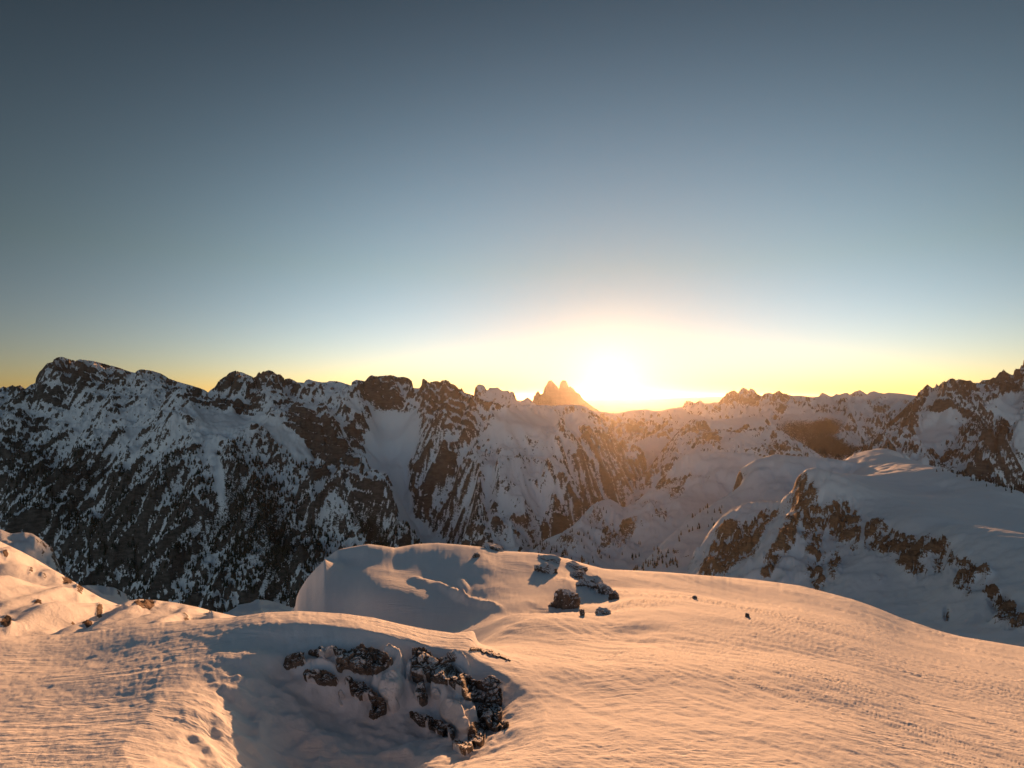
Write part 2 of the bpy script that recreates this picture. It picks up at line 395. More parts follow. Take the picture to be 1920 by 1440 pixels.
fo = blobs(PX, PY, [(330, 1010, 300, 150, 12, .62), (520, 960, 110, 120, 30, .42), (700, 985, 75, 26, 45, .8), (760, 1020, 60, 20, 40, .6), (880, 1010, 50, 50, 0, .35), (1050, 985, 24, 60, -15, .6), (80, 900, 120, 80, 10, .3)])
fo = fo * (1 - 0.9 * smooth_snow)
m.forest[:] = fo * 0.62 + 0.25 * fbm(m.X / 160, m.Y / 300, 3) * (fo > 0.08)
RANGE = m; RANGE_FO = fo
range_mat = mountain_material('snowy_rock_range', 3.2, rock=(.06, .053, .048), rock2=(.14, .122, .108), amp=0.46)
m.build('mountain', range_mat, label='long jagged snow-streaked mountain range across the left')
print('range', time.time() - T0)

# --- mountain round the valley under the sun
val_sky = [(1040, 772, 7000), (1090, 768, 7000), (1130, 772, 7000), (1160, 775), (1185, 769, 7000), (1213, 767, 6900), (1227, 771), (1240, 770, 6900), (1251, 767), (1273, 763, 6900), (1300, 775, 6900), (1340, 790, 6800)]
val_pts = [(1060, 800, 6200), (1100, 830, 5600), (1115, 870, 5200), (1125, 925, 4800), (1110, 960, 4500), (1090, 1010, 4200), (1150, 905, 4900), (1180, 870, 5000), (1210, 856, 4700), (1235, 856, 4650), (1200, 900, 4400), (1160, 950, 4200), (1220, 930, 4100), (1130, 980, 4100), (1270, 900, 4200), (1270, 860, 4700),
           (1170, 800, 6200), (1220, 800, 6200), (1260, 820, 5600), (1150, 840, 5700), (1200, 830, 5700), (1060, 900, 5200), (1320, 850, 5400), (1000, 850, 5800)]
v = Massif(0.02, 0.40, 220, 3600, 8200, 150, val_pts, val_sky, warp=90)
v.erode(900, 80, 2, seed=21); v.erode(240, 26, 3, gain=0.55, seed=5)
v.H += (ridged(v.X / 700, v.Y / 700, 5) - 1) * 50 + fbm(v.X / 70, v.Y / 70, 3) * 8
v.fit_sky(500, 90, (6000, 8000)); v.slope_rock(0.6, 1.4, 0.5); v.curv(2, 0.12)
PX, PY = v.proj()
v.rock += 0.12 + blobs(PX, PY, [(1205, 850, 30, 12, 0, -.3), (1110, 930, 30, 30, 0, .3), (1200, 800, 60, 20, 20, .15)])
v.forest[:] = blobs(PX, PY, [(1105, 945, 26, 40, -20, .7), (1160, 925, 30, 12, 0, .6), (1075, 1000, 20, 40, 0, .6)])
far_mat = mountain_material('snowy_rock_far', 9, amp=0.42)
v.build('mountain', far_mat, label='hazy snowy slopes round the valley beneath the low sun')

# --- flat-topped mountain in the middle distance
flat_sky = [(1130, 1000, 3300), (1165, 950, 3500), (1195, 910, 3700), (1215, 880, 3800), (1235, 852, 3900), (1250, 832), (1265, 816, 4000), (1281, 799.7), (1295, 787.5, 4100), (1303, 784), (1316, 785.5, 4100), (1335, 787), (1369, 784.8, 4200), (1393.6, 782),
    (1430, 780.5, 4200), (1437, 783), (1442, 790, 4100), (1460, 802, 4050), (1464, 806), (1484.7, 821, 3950), (1508, 833.5), (1521, 841.7, 3850), (1540, 855), (1570, 880, 3700), (1600, 910, 3600)]
flat_pts = [(1310, 805, 3950), (1400, 800, 3980), (1350, 820, 3800), (1430, 830, 3750), (1290, 840, 3700), (1350, 850, 3600), (1450, 860, 3550), (1270, 880, 3450), (1350, 900, 3350), (1450, 920, 3250), (1530, 900, 3400), (1250, 950, 3100), (1350, 980, 3000), (1450, 1000, 2950)]
f = Massif(0.15, 0.62, 280, 2900, 4800, 150, flat_pts, flat_sky, warp=40)
PX, PY = f.proj()
top = np.clip(blobs(PX, PY, [(1400, 790, 60, 9, -3, 1)]), 0, 1)
f.erode(420, 45, 2, mask=1 - .9 * top, seed=31); f.erode(110, 14, 3, mask=1 - .9 * top, seed=8)
f.H += (ridged(f.X / 330, f.Y / 330, 5) - 1) * 25 * (1 - .9 * top)
f.terrace(36, 0.7, (1 - top) * smooth(-0.2, 0.5, fbm(f.X / 200, f.Y / 200, 2)))
f.fit_sky(250, 40, (3500, 4700)); f.slope_rock(0.6, 1.4, 0.55); f.curv(2, 0.14)
f.rock += blobs(PX, PY, [(1315, 808, 34, 14, 20, .5), (1378, 808, 22, 8, 5, .6), (1437, 788, 10, 7, 0, .6), (1345, 822, 10, 8, 0, .4), (1330, 840, 50, 14, 0, .2), (1450, 835, 22, 14, 20, .4), (1400, 830, 40, 20, 0, -.1)]) - .4 * top - 0.03
f.forest[:] = blobs(PX, PY, [(1455, 838, 22, 14, 20, .4), (1270, 830, 20, 30, 0, .2)])
mid_mat = mountain_material('snowy_rock_middle', 5.5, amp=0.42)
f.build('mountain', mid_mat, label='flat-topped snowy mountain in the middle distance right of the sun')

# --- far range on the right skyline with the wooded valley before it
far_sky = [(1180, 790, 9000), (1240, 775, 9000), (1281, 762, 9000), (1285, 752), (1292, 751), (1297.5, 753.6), (1303, 756.4, 9000), (1313, 749.6), (1320.5, 756.4), (1332.7, 756, 9000), (1341, 753.4), (1346, 756), (1354, 747), (1358, 742.8), (1362.5, 736.7, 8800), (1377, 731), (1383.5, 737.4), (1389.6, 728.6),
    (1394, 726, 8800), (1399, 728.6), (1403.8, 733), (1407, 727.6), (1414, 730.6), (1419, 738), (1429, 742.8, 8800), (1433, 737.4), (1441, 736), (1449, 738), (1455, 735), (1461, 731.7, 8800), (1467, 737.4), (1472.5, 737.4), (1484.7, 742, 9000),
    (1502, 741.7), (1524, 745.5, 9300), (1535, 743.5), (1539.5, 736.7), (1543.6, 735.8), (1551, 740), (1558, 743.5, 9300), (1563, 742), (1568, 738), (1572.7, 740), (1583.5, 736.7), (1589, 736), (1593, 740, 9200), (1602.5, 734), (1613, 731), (1625.5, 739.4, 9200),
    (1632, 734.7), (1639, 733), (1647, 736), (1658, 738, 9200), (1665, 736), (1684, 737.4), (1697, 739, 9200), (1720, 742), (1760, 740, 9200), (1830, 745, 9200)]
far_pts = [(1300, 790, 8000), (1400, 770, 7900), (1400, 800, 7300), (1480, 780, 7600), (1480, 810, 6800), (1550, 800, 6900), (1540, 780, 7800), (1620, 780, 7700), (1620, 810, 7000), (1700, 800, 7300), (1520, 840, 6200), (1570, 850, 6000), (1620, 850, 6000), (1700, 860, 6200), (1440, 830, 6500), (1570, 900, 5500), (1350, 830, 6800), (1610, 780, 7300), (1610, 765, 8100)]
g = Massif(0.20, 0.80, 400, 5400, 10500, 120, far_pts, far_sky, warp=120)
g.erode(1100, 130, 2, seed=41); g.erode(300, 42, 3, gain=0.55, seed=12)
g.H += (ridged(g.X / 800, g.Y / 800, 5) - 1) * 70
g.fit_sky(700, 110, (7400, 10000)); g.slope_rock(0.6, 1.4, 0.5); g.curv(2, 0.16)
PX, PY = g.proj()
g.rock += blobs(PX, PY, [(1390, 745, 40, 16, 10, .3), (1460, 760, 20, 22, 0, .3), (1570, 765, 24, 10, 10, .25), (1440, 765, 12, 20, 0, -.3), (1600, 760, 20, 14, 0, -.3)])
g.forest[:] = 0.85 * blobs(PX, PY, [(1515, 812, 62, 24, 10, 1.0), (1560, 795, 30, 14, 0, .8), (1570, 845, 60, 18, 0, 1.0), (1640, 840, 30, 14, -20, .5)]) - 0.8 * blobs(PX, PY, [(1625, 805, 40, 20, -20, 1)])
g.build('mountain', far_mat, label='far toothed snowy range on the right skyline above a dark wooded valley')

# --- steep spiky mountain at the right edge
spk_sky = [(1560, 900, 3700), (1590, 864, 3900), (1600, 849, 4000), (1615, 838), (1640, 812, 4100), (1663, 795), (1690, 772, 4200), (1704, 757), (1718, 743.4, 4250), (1722, 735), (1725.7, 731), (1729, 731), (1733, 725.8), (1739, 720.4, 4250), (1748.7, 727.9), (1753, 725), (1756, 719), (1759.5, 723.8), (1765, 718), (1769.7, 714, 4250), (1773.7, 716), (1779, 711), (1786, 709, 4200),
    (1794, 713), (1796, 711), (1802, 711), (1813, 714, 4250), (1820, 713), (1824.5, 717.7), (1837, 717.7, 4350), (1840, 713), (1856, 711.6), (1862, 707.5, 4400), (1867, 708), (1871, 702), (1874.6, 697.4), (1878, 697.4), (1882, 691.5, 4400), (1886, 697.4), (1894, 701.5), (1899.7, 703.5, 4450), (1901, 697), (1903.7, 690.6), (1907, 692), (1912, 691), (1915, 684.5), (1918, 685), (1919.3, 674.4, 4450),
    (1935, 668), (1950, 676), (1980, 690, 4500), (2060, 705, 4600)]
spk_pts = [(1700, 800, 3950), (1740, 780, 3950), (1790, 760, 3900), (1800, 800, 3700), (1740, 830, 3650), (1660, 850, 3600), (1850, 760, 3950), (1860, 740, 4080), (1880, 790, 3850), (1900, 830, 3650), (1840, 800, 3650), (1860, 830, 3450), (1830, 850, 3350), (1800, 870, 3250), (1750, 880, 3150), (1870, 825, 3250), (1880, 870, 3150), (1920, 800, 3400), (1920, 900, 3100), (1830, 900, 3050), (1720, 905, 3000), (1950, 850, 3300),
           (1990, 800, 3700), (1700, 960, 2700), (1850, 980, 2650), (1980, 980, 2700), (1600, 960, 2900), (1895, 740, 4150)]
k = Massif(0.56, 1.08, 360, 2600, 5000, 210, spk_pts, spk_sky, warp=55)
PX, PY = k.proj()
ss = np.clip(blobs(PX, PY, [(1755, 812, 40, 26, -40, 1), (1890, 770, 26, 26, 40, .9), (1745, 745, 10, 20, 20, .5), (1920, 820, 20, 30, 0, .6)]), 0, 1)
k.erode(480, 70, 2, mask=1 - .85 * ss, seed=51); k.erode(125, 22, 3, mask=1 - .9 * ss, gain=0.55, seed=2)
k.H += (ridged(k.X / 300, k.Y / 300, 6, .55) - 1) * 45 * (1 - .9 * ss)
k.terrace(40, 0.75, (1 - ss) * smooth(-0.3, 0.4, fbm(k.X / 240, k.Y / 240, 2)), tilt=(-.25, 0))
k.H += fbm(k.X / 36, k.Y / 36, 3) * 8 * (1 - .9 * ss)
k.fit_sky(300, 40, (3500, 4900)); k.slope_rock(0.8, 1.9, 0.6); k.curv(3, 0.2); k.curv(1, 0.09)
k.rock += blobs(PX, PY, [(1768, 770, 26, 10, -15, .7), (1740, 740, 10, 8, 30, .4), (1803, 722, 16, 10, 0, .5), (1885, 712, 24, 20, 0, .6), (1865, 790, 30, 20, 0, .25), (1850, 830, 40, 14, 20, .3), (1770, 860, 40, 20, 0, .3), (1690, 800, 24, 10, -40, .3)]) - .7 * ss
k.build('mountain', mountain_material('snowy_rock_right', 4.6, dip=-.3, rock=(.06, .052, .047), rock2=(.15, .13, .115), amp=0.42), label='steep spired snowy mountain at the right edge')

# --- stacked rock block and the triple rock towers on the skyline, left of the sun
cas_sky = [(860, 775, 5200), (880, 756, 5200), (888, 742), (891, 727), (895, 722), (899, 720.6, 5200), (908, 723), (912, 730.8), (915, 731.5), (917, 726.7), (925, 727, 5200), (932.6, 726), (942, 732.8), (953, 732, 5200), (955.6, 736), (958, 733.5), (963.7, 735.5), (968.5, 750), (975, 753, 5200), (980, 751), (988.5, 745), (994, 748), (999, 754, 5200), (1015, 765, 5200), (1040, 775, 5200)]
c_ = Massif(-0.11, 0.09, 160, 4600, 5700, 60, [(870, 790, 4700), (940, 775, 4900), (1000, 790, 4700), (940, 790, 4700), (1040, 800, 4700)], cas_sky, back=(1.04, 0.01))
c_.H += fbm(c_.X / 60, c_.Y / 60, 4) * 8
c_.fit_sky(160, 55, (4900, 5600)); c_.terrace(14, 0.8, 1.0); c_.fit_sky(100, 50, (4900, 5600)); c_.slope_rock(0.5, 1.6, 0.6); c_.rock += 0.12
c_.build('mountain', mountain_material('layered_rock_block', 7, amp=0.5), label='castle-like rock block on the skyline left of the three towers')
tre_sky = [(960, 775, 11000), (985, 758, 11000), (998.6, 753.8), (1000, 748), (1000.6, 741), (1003, 741.6), (1004.7, 737), (1008.5, 732.8), (1010, 734), (1013.5, 739.6), (1018, 737.5, 11000), (1019.5, 731), (1021, 726.7), (1024, 722), (1029, 713), (1031.5, 714), (1033.8, 711.8), (1038.5, 718), (1044.6, 724, 11000), (1048, 729.4), (1050, 719.3), (1052, 715),
    (1055, 712.5, 11000), (1061.5, 713.8), (1065, 722), (1067, 726.7), (1069, 723), (1072, 727), (1073.7, 726.7), (1077.8, 731.5), (1079.8, 734.8, 11000), (1087, 738), (1090.7, 744), (1095.4, 750.4), (1105, 758, 11000), (1120, 768, 11000), (1150, 790, 11000)]
t_ = Massif(-0.02, 0.20, 250, 10200, 11900, 80, [(970, 790, 10300), (1030, 775, 10500), (1090, 780, 10500), (1140, 800, 10400)], tre_sky, back=(1.03, 0.006))
t_.H += fbm(t_.X / 90, t_.Y / 90, 4) * 18
t_.fit_sky(260, 170, (10600, 11700)); t_.H += ridged(t_.X / 45, t_.Y / 200, 4) * 9; t_.fit_sky(260, 170, (10600, 11700)); t_.slope_rock(0.5, 1.4, 0.7); t_.rock += 0.5
t_.build('mountain', mountain_material('bare_tower_rock', 18, rock=(.14, .10, .08), rock2=(.19, .14, .11), amp=0.4), label='cluster of bare rock towers on the skyline just left of the sun')

# --- flat blue distance along the horizon
hor = Massif(-1.3, 1.3, 160, 9500, 60000, 40, [(-300, 790, 20000), (960, 792, 20000), (2200, 790, 20000), (-300, 830, 10000), (960, 830, 10000), (2200, 830, 10000), (-300, 751, 42000), (300, 751, 42000), (900, 750, 42000), (1600, 748, 42000), (2200, 750, 42000), (0, 765, 32000), (960, 765, 32000), (2000, 765, 32000), (960, 760, 58000), (0, 760, 58000), (2000, 760, 58000)],
   [(-400, 750), (600, 750), (1000, 750), (1172, 748), (1220, 747.7), (1273, 745.5), (1330, 744.6), (1357, 744), (1487, 742.8), (1535, 743.5), (1702, 742.5), (2000, 746), (2300, 748)])
hor.H += fbm(hor.X / 4000, hor.Y / 4000, 4) * 40
hor.fit_sky(5000, 2500, (36000, 50000)); hor.rock += 0.3
hor.build('hills', far_mat, label='flat bluish hills along the horizon')
print('far', time.time() - T0)

# --- nearer spurs on the right: two snowy lobes with scattered conifers
lob_sky = [(960, 1075, 1500), (985, 1040, 1560), (1000, 1030, 1600), (1025, 1010), (1050, 1000, 1700), (1075, 985), (1110, 947, 1850), (1128, 938), (1145, 936, 1900), (1158, 943), (1168, 951, 1950), (1185, 946), (1210, 926, 2000), (1235, 902), (1250, 888, 2050), (1268, 866), (1285, 853, 2100), (1300, 848.5),
   (1330, 847, 2150), (1365, 848), (1400, 849, 2150), (1430, 856, 2150), (1450, 862), (1500, 872, 2150), (1600, 900, 2100)]
lob_pts = [(1300, 875, 2020), (1380, 880, 1950), (1330, 920, 1900), (1260, 930, 1880), (1220, 980, 1750), (1300, 960, 1750), (1150, 980, 1740), (1100, 1000, 1680), (1160, 1040, 1600), (1250, 1040, 1560), (1060, 1040, 1570), (1200, 1080, 1450), (1100, 1100, 1400), (1000, 1100, 1400), (1350, 960, 1750), (1400, 940, 1850), (1500, 950, 1850), (1350, 1080, 1450), (1480, 1080, 1500), (1280, 1000, 1650), (1000, 1200, 1200), (1300, 1200, 1200)]
a = Massif(0.0, 0.56, 320, 1150, 2500, 200, lob_pts, lob_sky, warp=18)
PX, PY = a.proj()
ss = np.clip(blobs(PX, PY, [(1360, 870, 70, 22, 5, 1), (1320, 940, 50, 36, -40, .9), (1230, 1030, 60, 30, -40, .7)]), 0, 1)
a.erode(230, 20, 2, mask=1 - .9 * ss, seed=61); a.erode(60, 6, 3, mask=1 - .9 * ss, seed=4)
a.H += (ridged(a.X / 150, a.Y / 150, 5) - 1) * 18 * (1 - .93 * ss)
rk = np.clip(blobs(PX, PY, [(1265, 895, 30, 9, 5, .8), (1318, 893, 22, 6, 10, .9), (1270, 922, 20, 13, -25, .8), (1290, 900, 14, 8, 0, .4), (1245, 905, 16, 14, -20, .6), (1215, 945, 20, 10, -20, .6), (1240, 965, 14, 14, -20, .7), (1180, 975, 24, 14, -20, .7), (1130, 985, 18, 14, 0, .8), (1160, 1000, 30, 14, -30, .6), (1060, 1010, 18, 12, 20, .7), (1090, 1030, 50, 20, -20, .3), (1200, 1000, 60, 14, -40, .2), (1130, 960, 16, 8, 0, .4)]), 0, 1)
a.terrace(16, 0.8, rk); a.H += fbm(a.X / 14, a.Y / 14, 3) * 2.2 * (0.25 + rk)
a.fit_sky(110, 26, (1450, 2400), ysm=.01); a.slope_rock(0.9, 1.9, 0.35); a.curv(2, 0.07)
a.rock += 0.62 * rk - .5 * ss - 0.05
lobe_mat = mountain_material('snowy_spur', 2.0, rock=(0.13, 0.09, 0.065), rock2=(0.22, 0.16, 0.11), amp=0.6)
a.build('mountain', lobe_mat, label='snowy spur with rock patches rising right from the valley')
LOBE_A = a
lb_sky = [(1100, 1160, 1050), (1160, 1100, 1150), (1200, 1062, 1200), (1225, 1035, 1230), (1250, 1010, 1270), (1290, 976, 1350), (1330, 948, 1400), (1362, 930), (1372, 921, 1450), (1378, 908), (1383, 890), (1388, 880, 1480), (1400, 872), (1415, 863, 1500), (1435, 856), (1455, 851, 1520), (1480, 854), (1510, 856, 1500), (1545, 858), (1560, 860, 1480), (1600, 866, 1450), (1700, 890, 1400)]
lb_pts = [(1400, 900, 1410), (1450, 890, 1400), (1500, 890, 1380), (1330, 980, 1280), (1400, 950, 1300), (1480, 930, 1300), (1290, 1020, 1200), (1230, 1070, 1110), (1350, 1030, 1150), (1300, 1080, 1050), (1450, 1000, 1150), (1200, 1120, 1020), (1400, 1100, 1000), (1300, 1200, 850), (1500, 1100, 1000), (1600, 950, 1300)]
b_ = Massif(0.12, 0.66, 250, 820, 1750, 150, lb_pts, lb_sky, warp=12)
PX, PY = b_.proj()
b_.erode(150, 7, 2, mask=0.7, seed=71); b_.H += fbm(b_.X / 60, b_.Y / 60, 5, .58) * 5
rk = np.clip(blobs(PX, PY, [(1383, 898, 7, 14, 20, .9), (1275, 1040, 16, 6, 20, .7), (1300, 1050, 14, 8, 20, .6), (1262, 1035, 10, 6, 0, .5), (1395, 985, 12, 5, -10, .3), (1375, 945, 14, 4, 0, .4)]), 0, 1)
b_.H += fbm(b_.X / 9, b_.Y / 9, 3) * 2.2 * rk
b_.fit_sky(70, 22, (1000, 1700), ysm=.01); b_.slope_rock(1.0, 1.8, 0.4)
b_.rock += 0.6 * rk - 0.12
b_.build('mountain', lobe_mat, label='smooth snowy spur dotted with small conifers')
LOBE_B = b_

# --- the cliff-edged plateau on the right
S = 1.8
pl_sky = [(1255, 1130, 560*S), (1275, 1100, 570*S), (1290, 1075, 580*S), (1300, 1050), (1310, 1030, 590*S), (1322, 1008), (1335, 990, 600*S), (1350, 972), (1370, 955, 600*S), (1385, 948), (1400, 943), (1420, 940, 600*S), (1450, 938), (1476, 937, 590*S), (1484, 930), (1489, 905), (1494, 893), (1503, 885, 560*S), (1515, 879), (1530, 878, 590*S), (1550, 880), (1556, 878), (1560, 868), (1568, 863), (1585, 864), (1590, 868),
   (1600, 850.5, 930*S), (1620, 846), (1640, 843), (1660, 842, 980*S), (1680, 846), (1700, 855, 900*S), (1725, 868), (1750, 878, 760*S), (1790, 889), (1800, 892, 690*S), (1850, 905, 640*S), (1890, 915), (1920, 925, 575*S), (1960, 945, 520*S), (2040, 985, 440*S)]
pl_pts = [(p[0], p[1], p[2] * S) for p in [(1580, 888, 640), (1620, 900, 622), (1650, 870, 770), (1700, 920, 568), (1800, 960, 466), (1760, 920, 572), (1860, 960, 468), (1920, 1010, 387), (1560, 900, 580), (1600, 940, 505), (1680, 975, 440), (1760, 1005, 385), (1800, 1032, 355), (1850, 1050, 335), (1920, 1090, 300), (1990, 1130, 270),
   (1500, 905, 548), (1495, 950, 520), (1475, 1000, 485), (1450, 1040, 462), (1420, 1080, 445), (1545, 960, 505), (1560, 1010, 475), (1540, 1060, 440), (1590, 990, 478), (1640, 1010, 440), (1640, 1040, 415), (1700, 1030, 405), (1710, 1070, 380), (1780, 1070, 350), (1790, 1100, 330), (1860, 1100, 305), (1890, 1150, 280), (1920, 1170, 265),
   (1600, 1080, 395), (1560, 1100, 395), (1650, 1120, 360), (1500, 1095, 420), (1720, 1140, 330), (1800, 1170, 290), (1850, 1190, 265), (1920, 1215, 245), (1600, 1250, 270), (1900, 1320, 190), (1400, 1250, 300),
   (1400, 990, 560), (1440, 970, 560), (1400, 1040, 520), (1370, 1075, 495), (1340, 1060, 520), (1450, 975, 545), (1475, 960, 545), (1430, 1015, 505), (1385, 1085, 465), (1330, 1110, 480), (1280, 1200, 420)]]
p = Massif(0.26, 1.08, 580, 330, 2050, 410, pl_pts, pl_sky, back=(1.07, 0.035), geo=True, warp=5)
PX, PY = p.proj()
rk = np.clip(blobs(PX, PY, [(1512, 935, 24, 44, -8, 1.1), (1480, 1000, 18, 40, 20, 1.1), (1445, 1055, 12, 30, 25, .9), (1520, 1000, 24, 34, 10, .7), (1530, 1050, 20, 40, 12, .9), (1575, 975, 34, 34, 10, 1.1), (1600, 1010, 30, 24, 0, .9), (1565, 1060, 12, 28, 10, .9), (1535, 1090, 14, 16, 0, .9),
    (1650, 1000, 34, 22, 25, 1.1), (1700, 1025, 40, 20, 25, 1.1), (1655, 1030, 26, 14, 30, .8), (1705, 1065, 30, 16, 30, 1.0), (1760, 1025, 30, 16, 25, 1.0), (1765, 1055, 18, 18, 0, .9), (1820, 1065, 40, 14, 25, .9), (1810, 1095, 20, 20, 40, .8), (1860, 1110, 26, 12, 30, .9), (1885, 1135, 26, 16, 35, 1.0), (1910, 1165, 18, 14, 20, 1.0), (1880, 1165, 26, 12, 20, .8),
    (1380, 1010, 38, 40, -50, 1.1), (1350, 1050, 26, 40, 30, 1.2), (1440, 965, 34, 12, -30, 1.1), (1410, 1000, 40, 18, -45, .8), (1575, 868, 10, 8, 0, 1.0), (1325, 1060, 14, 24, 20, .8), (1775, 1145, 5, 12, 0, .9), (1650, 1085, 10, 8, 0, .6), (1740, 1070, 12, 8, 0, .5)])
    - blobs(PX, PY, [(1617, 1010, 4, 40, 5, 1.2), (1380, 970, 24, 8, -25, .7), (1500, 985, 5, 34, 10, .9), (1548, 1010, 5, 30, 12, .8), (1775, 1050, 5, 24, 5, .6)]), 0, 1)
gx, gy = gradient(p.H, p.u, p.y)
p.erode(95, 9, 2, mask=0.15 + 0.85 * rk, seed=81); p.erode(26, 3.6, 3, mask=0.10 + 0.9 * rk, gain=0.55, seed=7)
p.H += rk * (ridged(p.X / 34, p.Y / 34, 5, 0.55) - 0.9) * 7.5
p.terrace(11, 0.6, rk, tilt=(-.3, 0))
p.H += fbm(p.X / 5, p.Y / 5, 3) * 1.1 * rk
wnd = fbm((p.X * .55 + p.Y * .83) / 30, (p.X * .83 - p.Y * .55) / 260, 4)
west = smooth(1530, 1480, PX)
p.H += west * (1 - .5 * rk) * ((ridged(p.X / 45, p.Y / 45, 5, .55) - 1) * 7 + fbm(p.X / 8, p.Y / 8, 3) * .9)
p.H += wnd * 1.4 * (1 - rk) + fbm(p.X / 80, p.Y / 80, 3) * 2.5
p.fit_sky(50, 14, (430 * S, 1090 * S), ysm=.01); p.slope_rock(1.0, 2.4, 0.30); p.rock += (.35 * rk).astype(np.float32); rr0 = p.rock.copy(); p.rock[:] = 0; p.curv(2, 0.22); p.curv(5, .16); p.rock = rr0 + p.rock * (.12 + rk)
p.rock += 0.26 * rk + .22 * np.clip(blobs(PX, PY, [(1505, 940, 26, 50, -5, 1), (1480, 1000, 16, 36, 20, 1), (1570, 980, 28, 40, 10, 1), (1385, 1030, 30, 36, 40, 1)]), 0, 1) - 0.12
p.build('mountain', mountain_material('plateau_rock', 1.0, rock=(0.17, 0.098, 0.06), rock2=(0.36, 0.22, 0.135), amp=0.7), label='snow plateau ending in broken brown cliffs on the right')
PLAT = p
print('near', time.time() - T0)

# ------------------------------------------------------------------ the summit ridge we stand on
# crest of the near ridge on the left (lip), the far mound, and the long snow slope to the right
fg_base = []
def row(px, a, b_, Ds):
    for D in Ds:
        v = a / D + b_; s = (v * CP + SP) / (CP - v * SP) if False else v
        uu = (px - 960) / F; fg_base.append((uu * D, D, -v * D))
row(-150, 1.14, 0.262, (1.6, 2.2, 3.0, 4.0, 5.0))
row(0, 1.14, 0.258, (1.6, 2.2, 3.0, 4.0, 5.2))
row(240, 1.15, 0.250, (1.6, 2.2, 3.0, 4.0, 5.4))
row(480, 1.25, 0.195, (1.6, 2.2, 3.0, 4.2, 5.6))
row(700, 1.28, 0.195, (1.6, 2.2, 3.0, 4.4, 5.9))
row(830, 1.28, .215, (1.6, 2.2, 3.2, 4.6, 6.3))
for px, vl in ((-150, .44), (0, .427), (240, .41), (480, .388), (700, .396), (820, .420)):
    uu = (px - 960) / F; fg_base += [(uu * 8.0, 8.0, -vl * 8.0 - .22), (uu * 9.6, 9.6, -vl * 9.6 - .55)]
row(960, 1.10, .284, (1.6, 2.4, 3.4, 4.6, 6.5, 9.4, 11.5))
row(1150, 1.10, .280, (1.6, 2.4, 3.6, 5.5, 8.5, 12.5, 18, 26))
row(1350, 1.05, .292, (1.6, 2.4, 3.6, 5.5, 9, 14, 22, 33))
row(1500, 1.00, .310, (1.6, 2.4, 3.6, 5.5, 9, 14, 22, 36))
row(1700, .95, .358, (1.6, 2.4, 3.6, 5.5, 9, 14, 22, 34))
row(1920, .90, .408, (1.6, 2.4, 3.6, 5.5, 9, 14, 22, 30))
row(2100, .86, .45, (1.6, 3.0, 5.5, 9, 16, 26))
def P3(px, py, D):
    uu, e = uv_of(px, py); fg_base.append((uu * D, D, e * D))
# beyond the lip on the left the snow drops away
for px, z1, z2 in ((-150, -6.6, -13), (0, -6.6, -13), (240, -6.6, -13), (430, -6.2, -12.5)):
    uu = (px - 960) / F; fg_base += [(uu * 12, 12, z1 + .6), (uu * 16, 16, z2 + 3), (uu * 24, 24, z2 - 5)]
# hollow behind the lip
for px, D, z in ((560, 11.5, -5.1), (680, 11.3, -5.15), (780, 11.3, -5.1), (860, 11.0, -4.85), (560, 13.5, -6.0), (680, 13.2, -5.75)):
    uu = (px - 960) / F; fg_base.append((uu * D, D, z))
# mound
for q in ((800, 1165, 13.5), (870, 1168, 13.1), (930, 1150, 12.8), (700, 1120, 14.6), (620, 1110, 15.5), (800, 1090, 16.35), (700, 1060, 17.4), (640, 1050, 18.0), (585, 1090, 17.0), (900, 1100, 15.4), (900, 1060, 17.3), (800, 1055, 17.95), (560, 1135, 16.8),
          (630, 1033, 19.1), (690, 1021, 20.0), (740, 1027, 20.1), (820, 1018, 20.8), (900, 1026, 20.3), (1000, 1036, 20.6), (1060, 1047, 21.5), (1000, 1080, 16.8), (1060, 1090, 16.4), (1080, 1130, 14.2), (1140, 1110, 16.0), (990, 1130, 13.6), (1050, 1165, 12.2)):
    P3(*q)
for px, D, z in ((600, 23, -8.5), (700, 24.5, -9.0), (820, 25, -9.3), (950, 25.5, -9.5), (1060, 27, -10), (530, 18.5, -9.0), (520, 22, -12.5), (600, 30, -17), (800, 32, -18), (1000, 34, -18)):
    uu = (px - 960) / F; fg_base.append((uu * D, D, z))
# the slope breaks away beyond its skyline
for px, v_, D in ((1150, .312, 38), (1350, .330, 42), (1500, .345, 45), (1700, .395, 42), (1920, .449, 38)):
    uu = (px - 960) / F
    fg_base += [(uu * D * 1.25, D * 1.25, -v_ * D * 1.25 - .04 * D), (uu * D * 1.7, D * 1.7, -v_ * D * 1.7 - .25 * D)]
Q = np.array(fg_base)
NU, NY = 1010, 470
gu = np.linspace(-1.08, 1.08, NU)
gy_ = 1 / np.linspace(1 / 1.75, 1 / 62.0, NY) ** 1.0
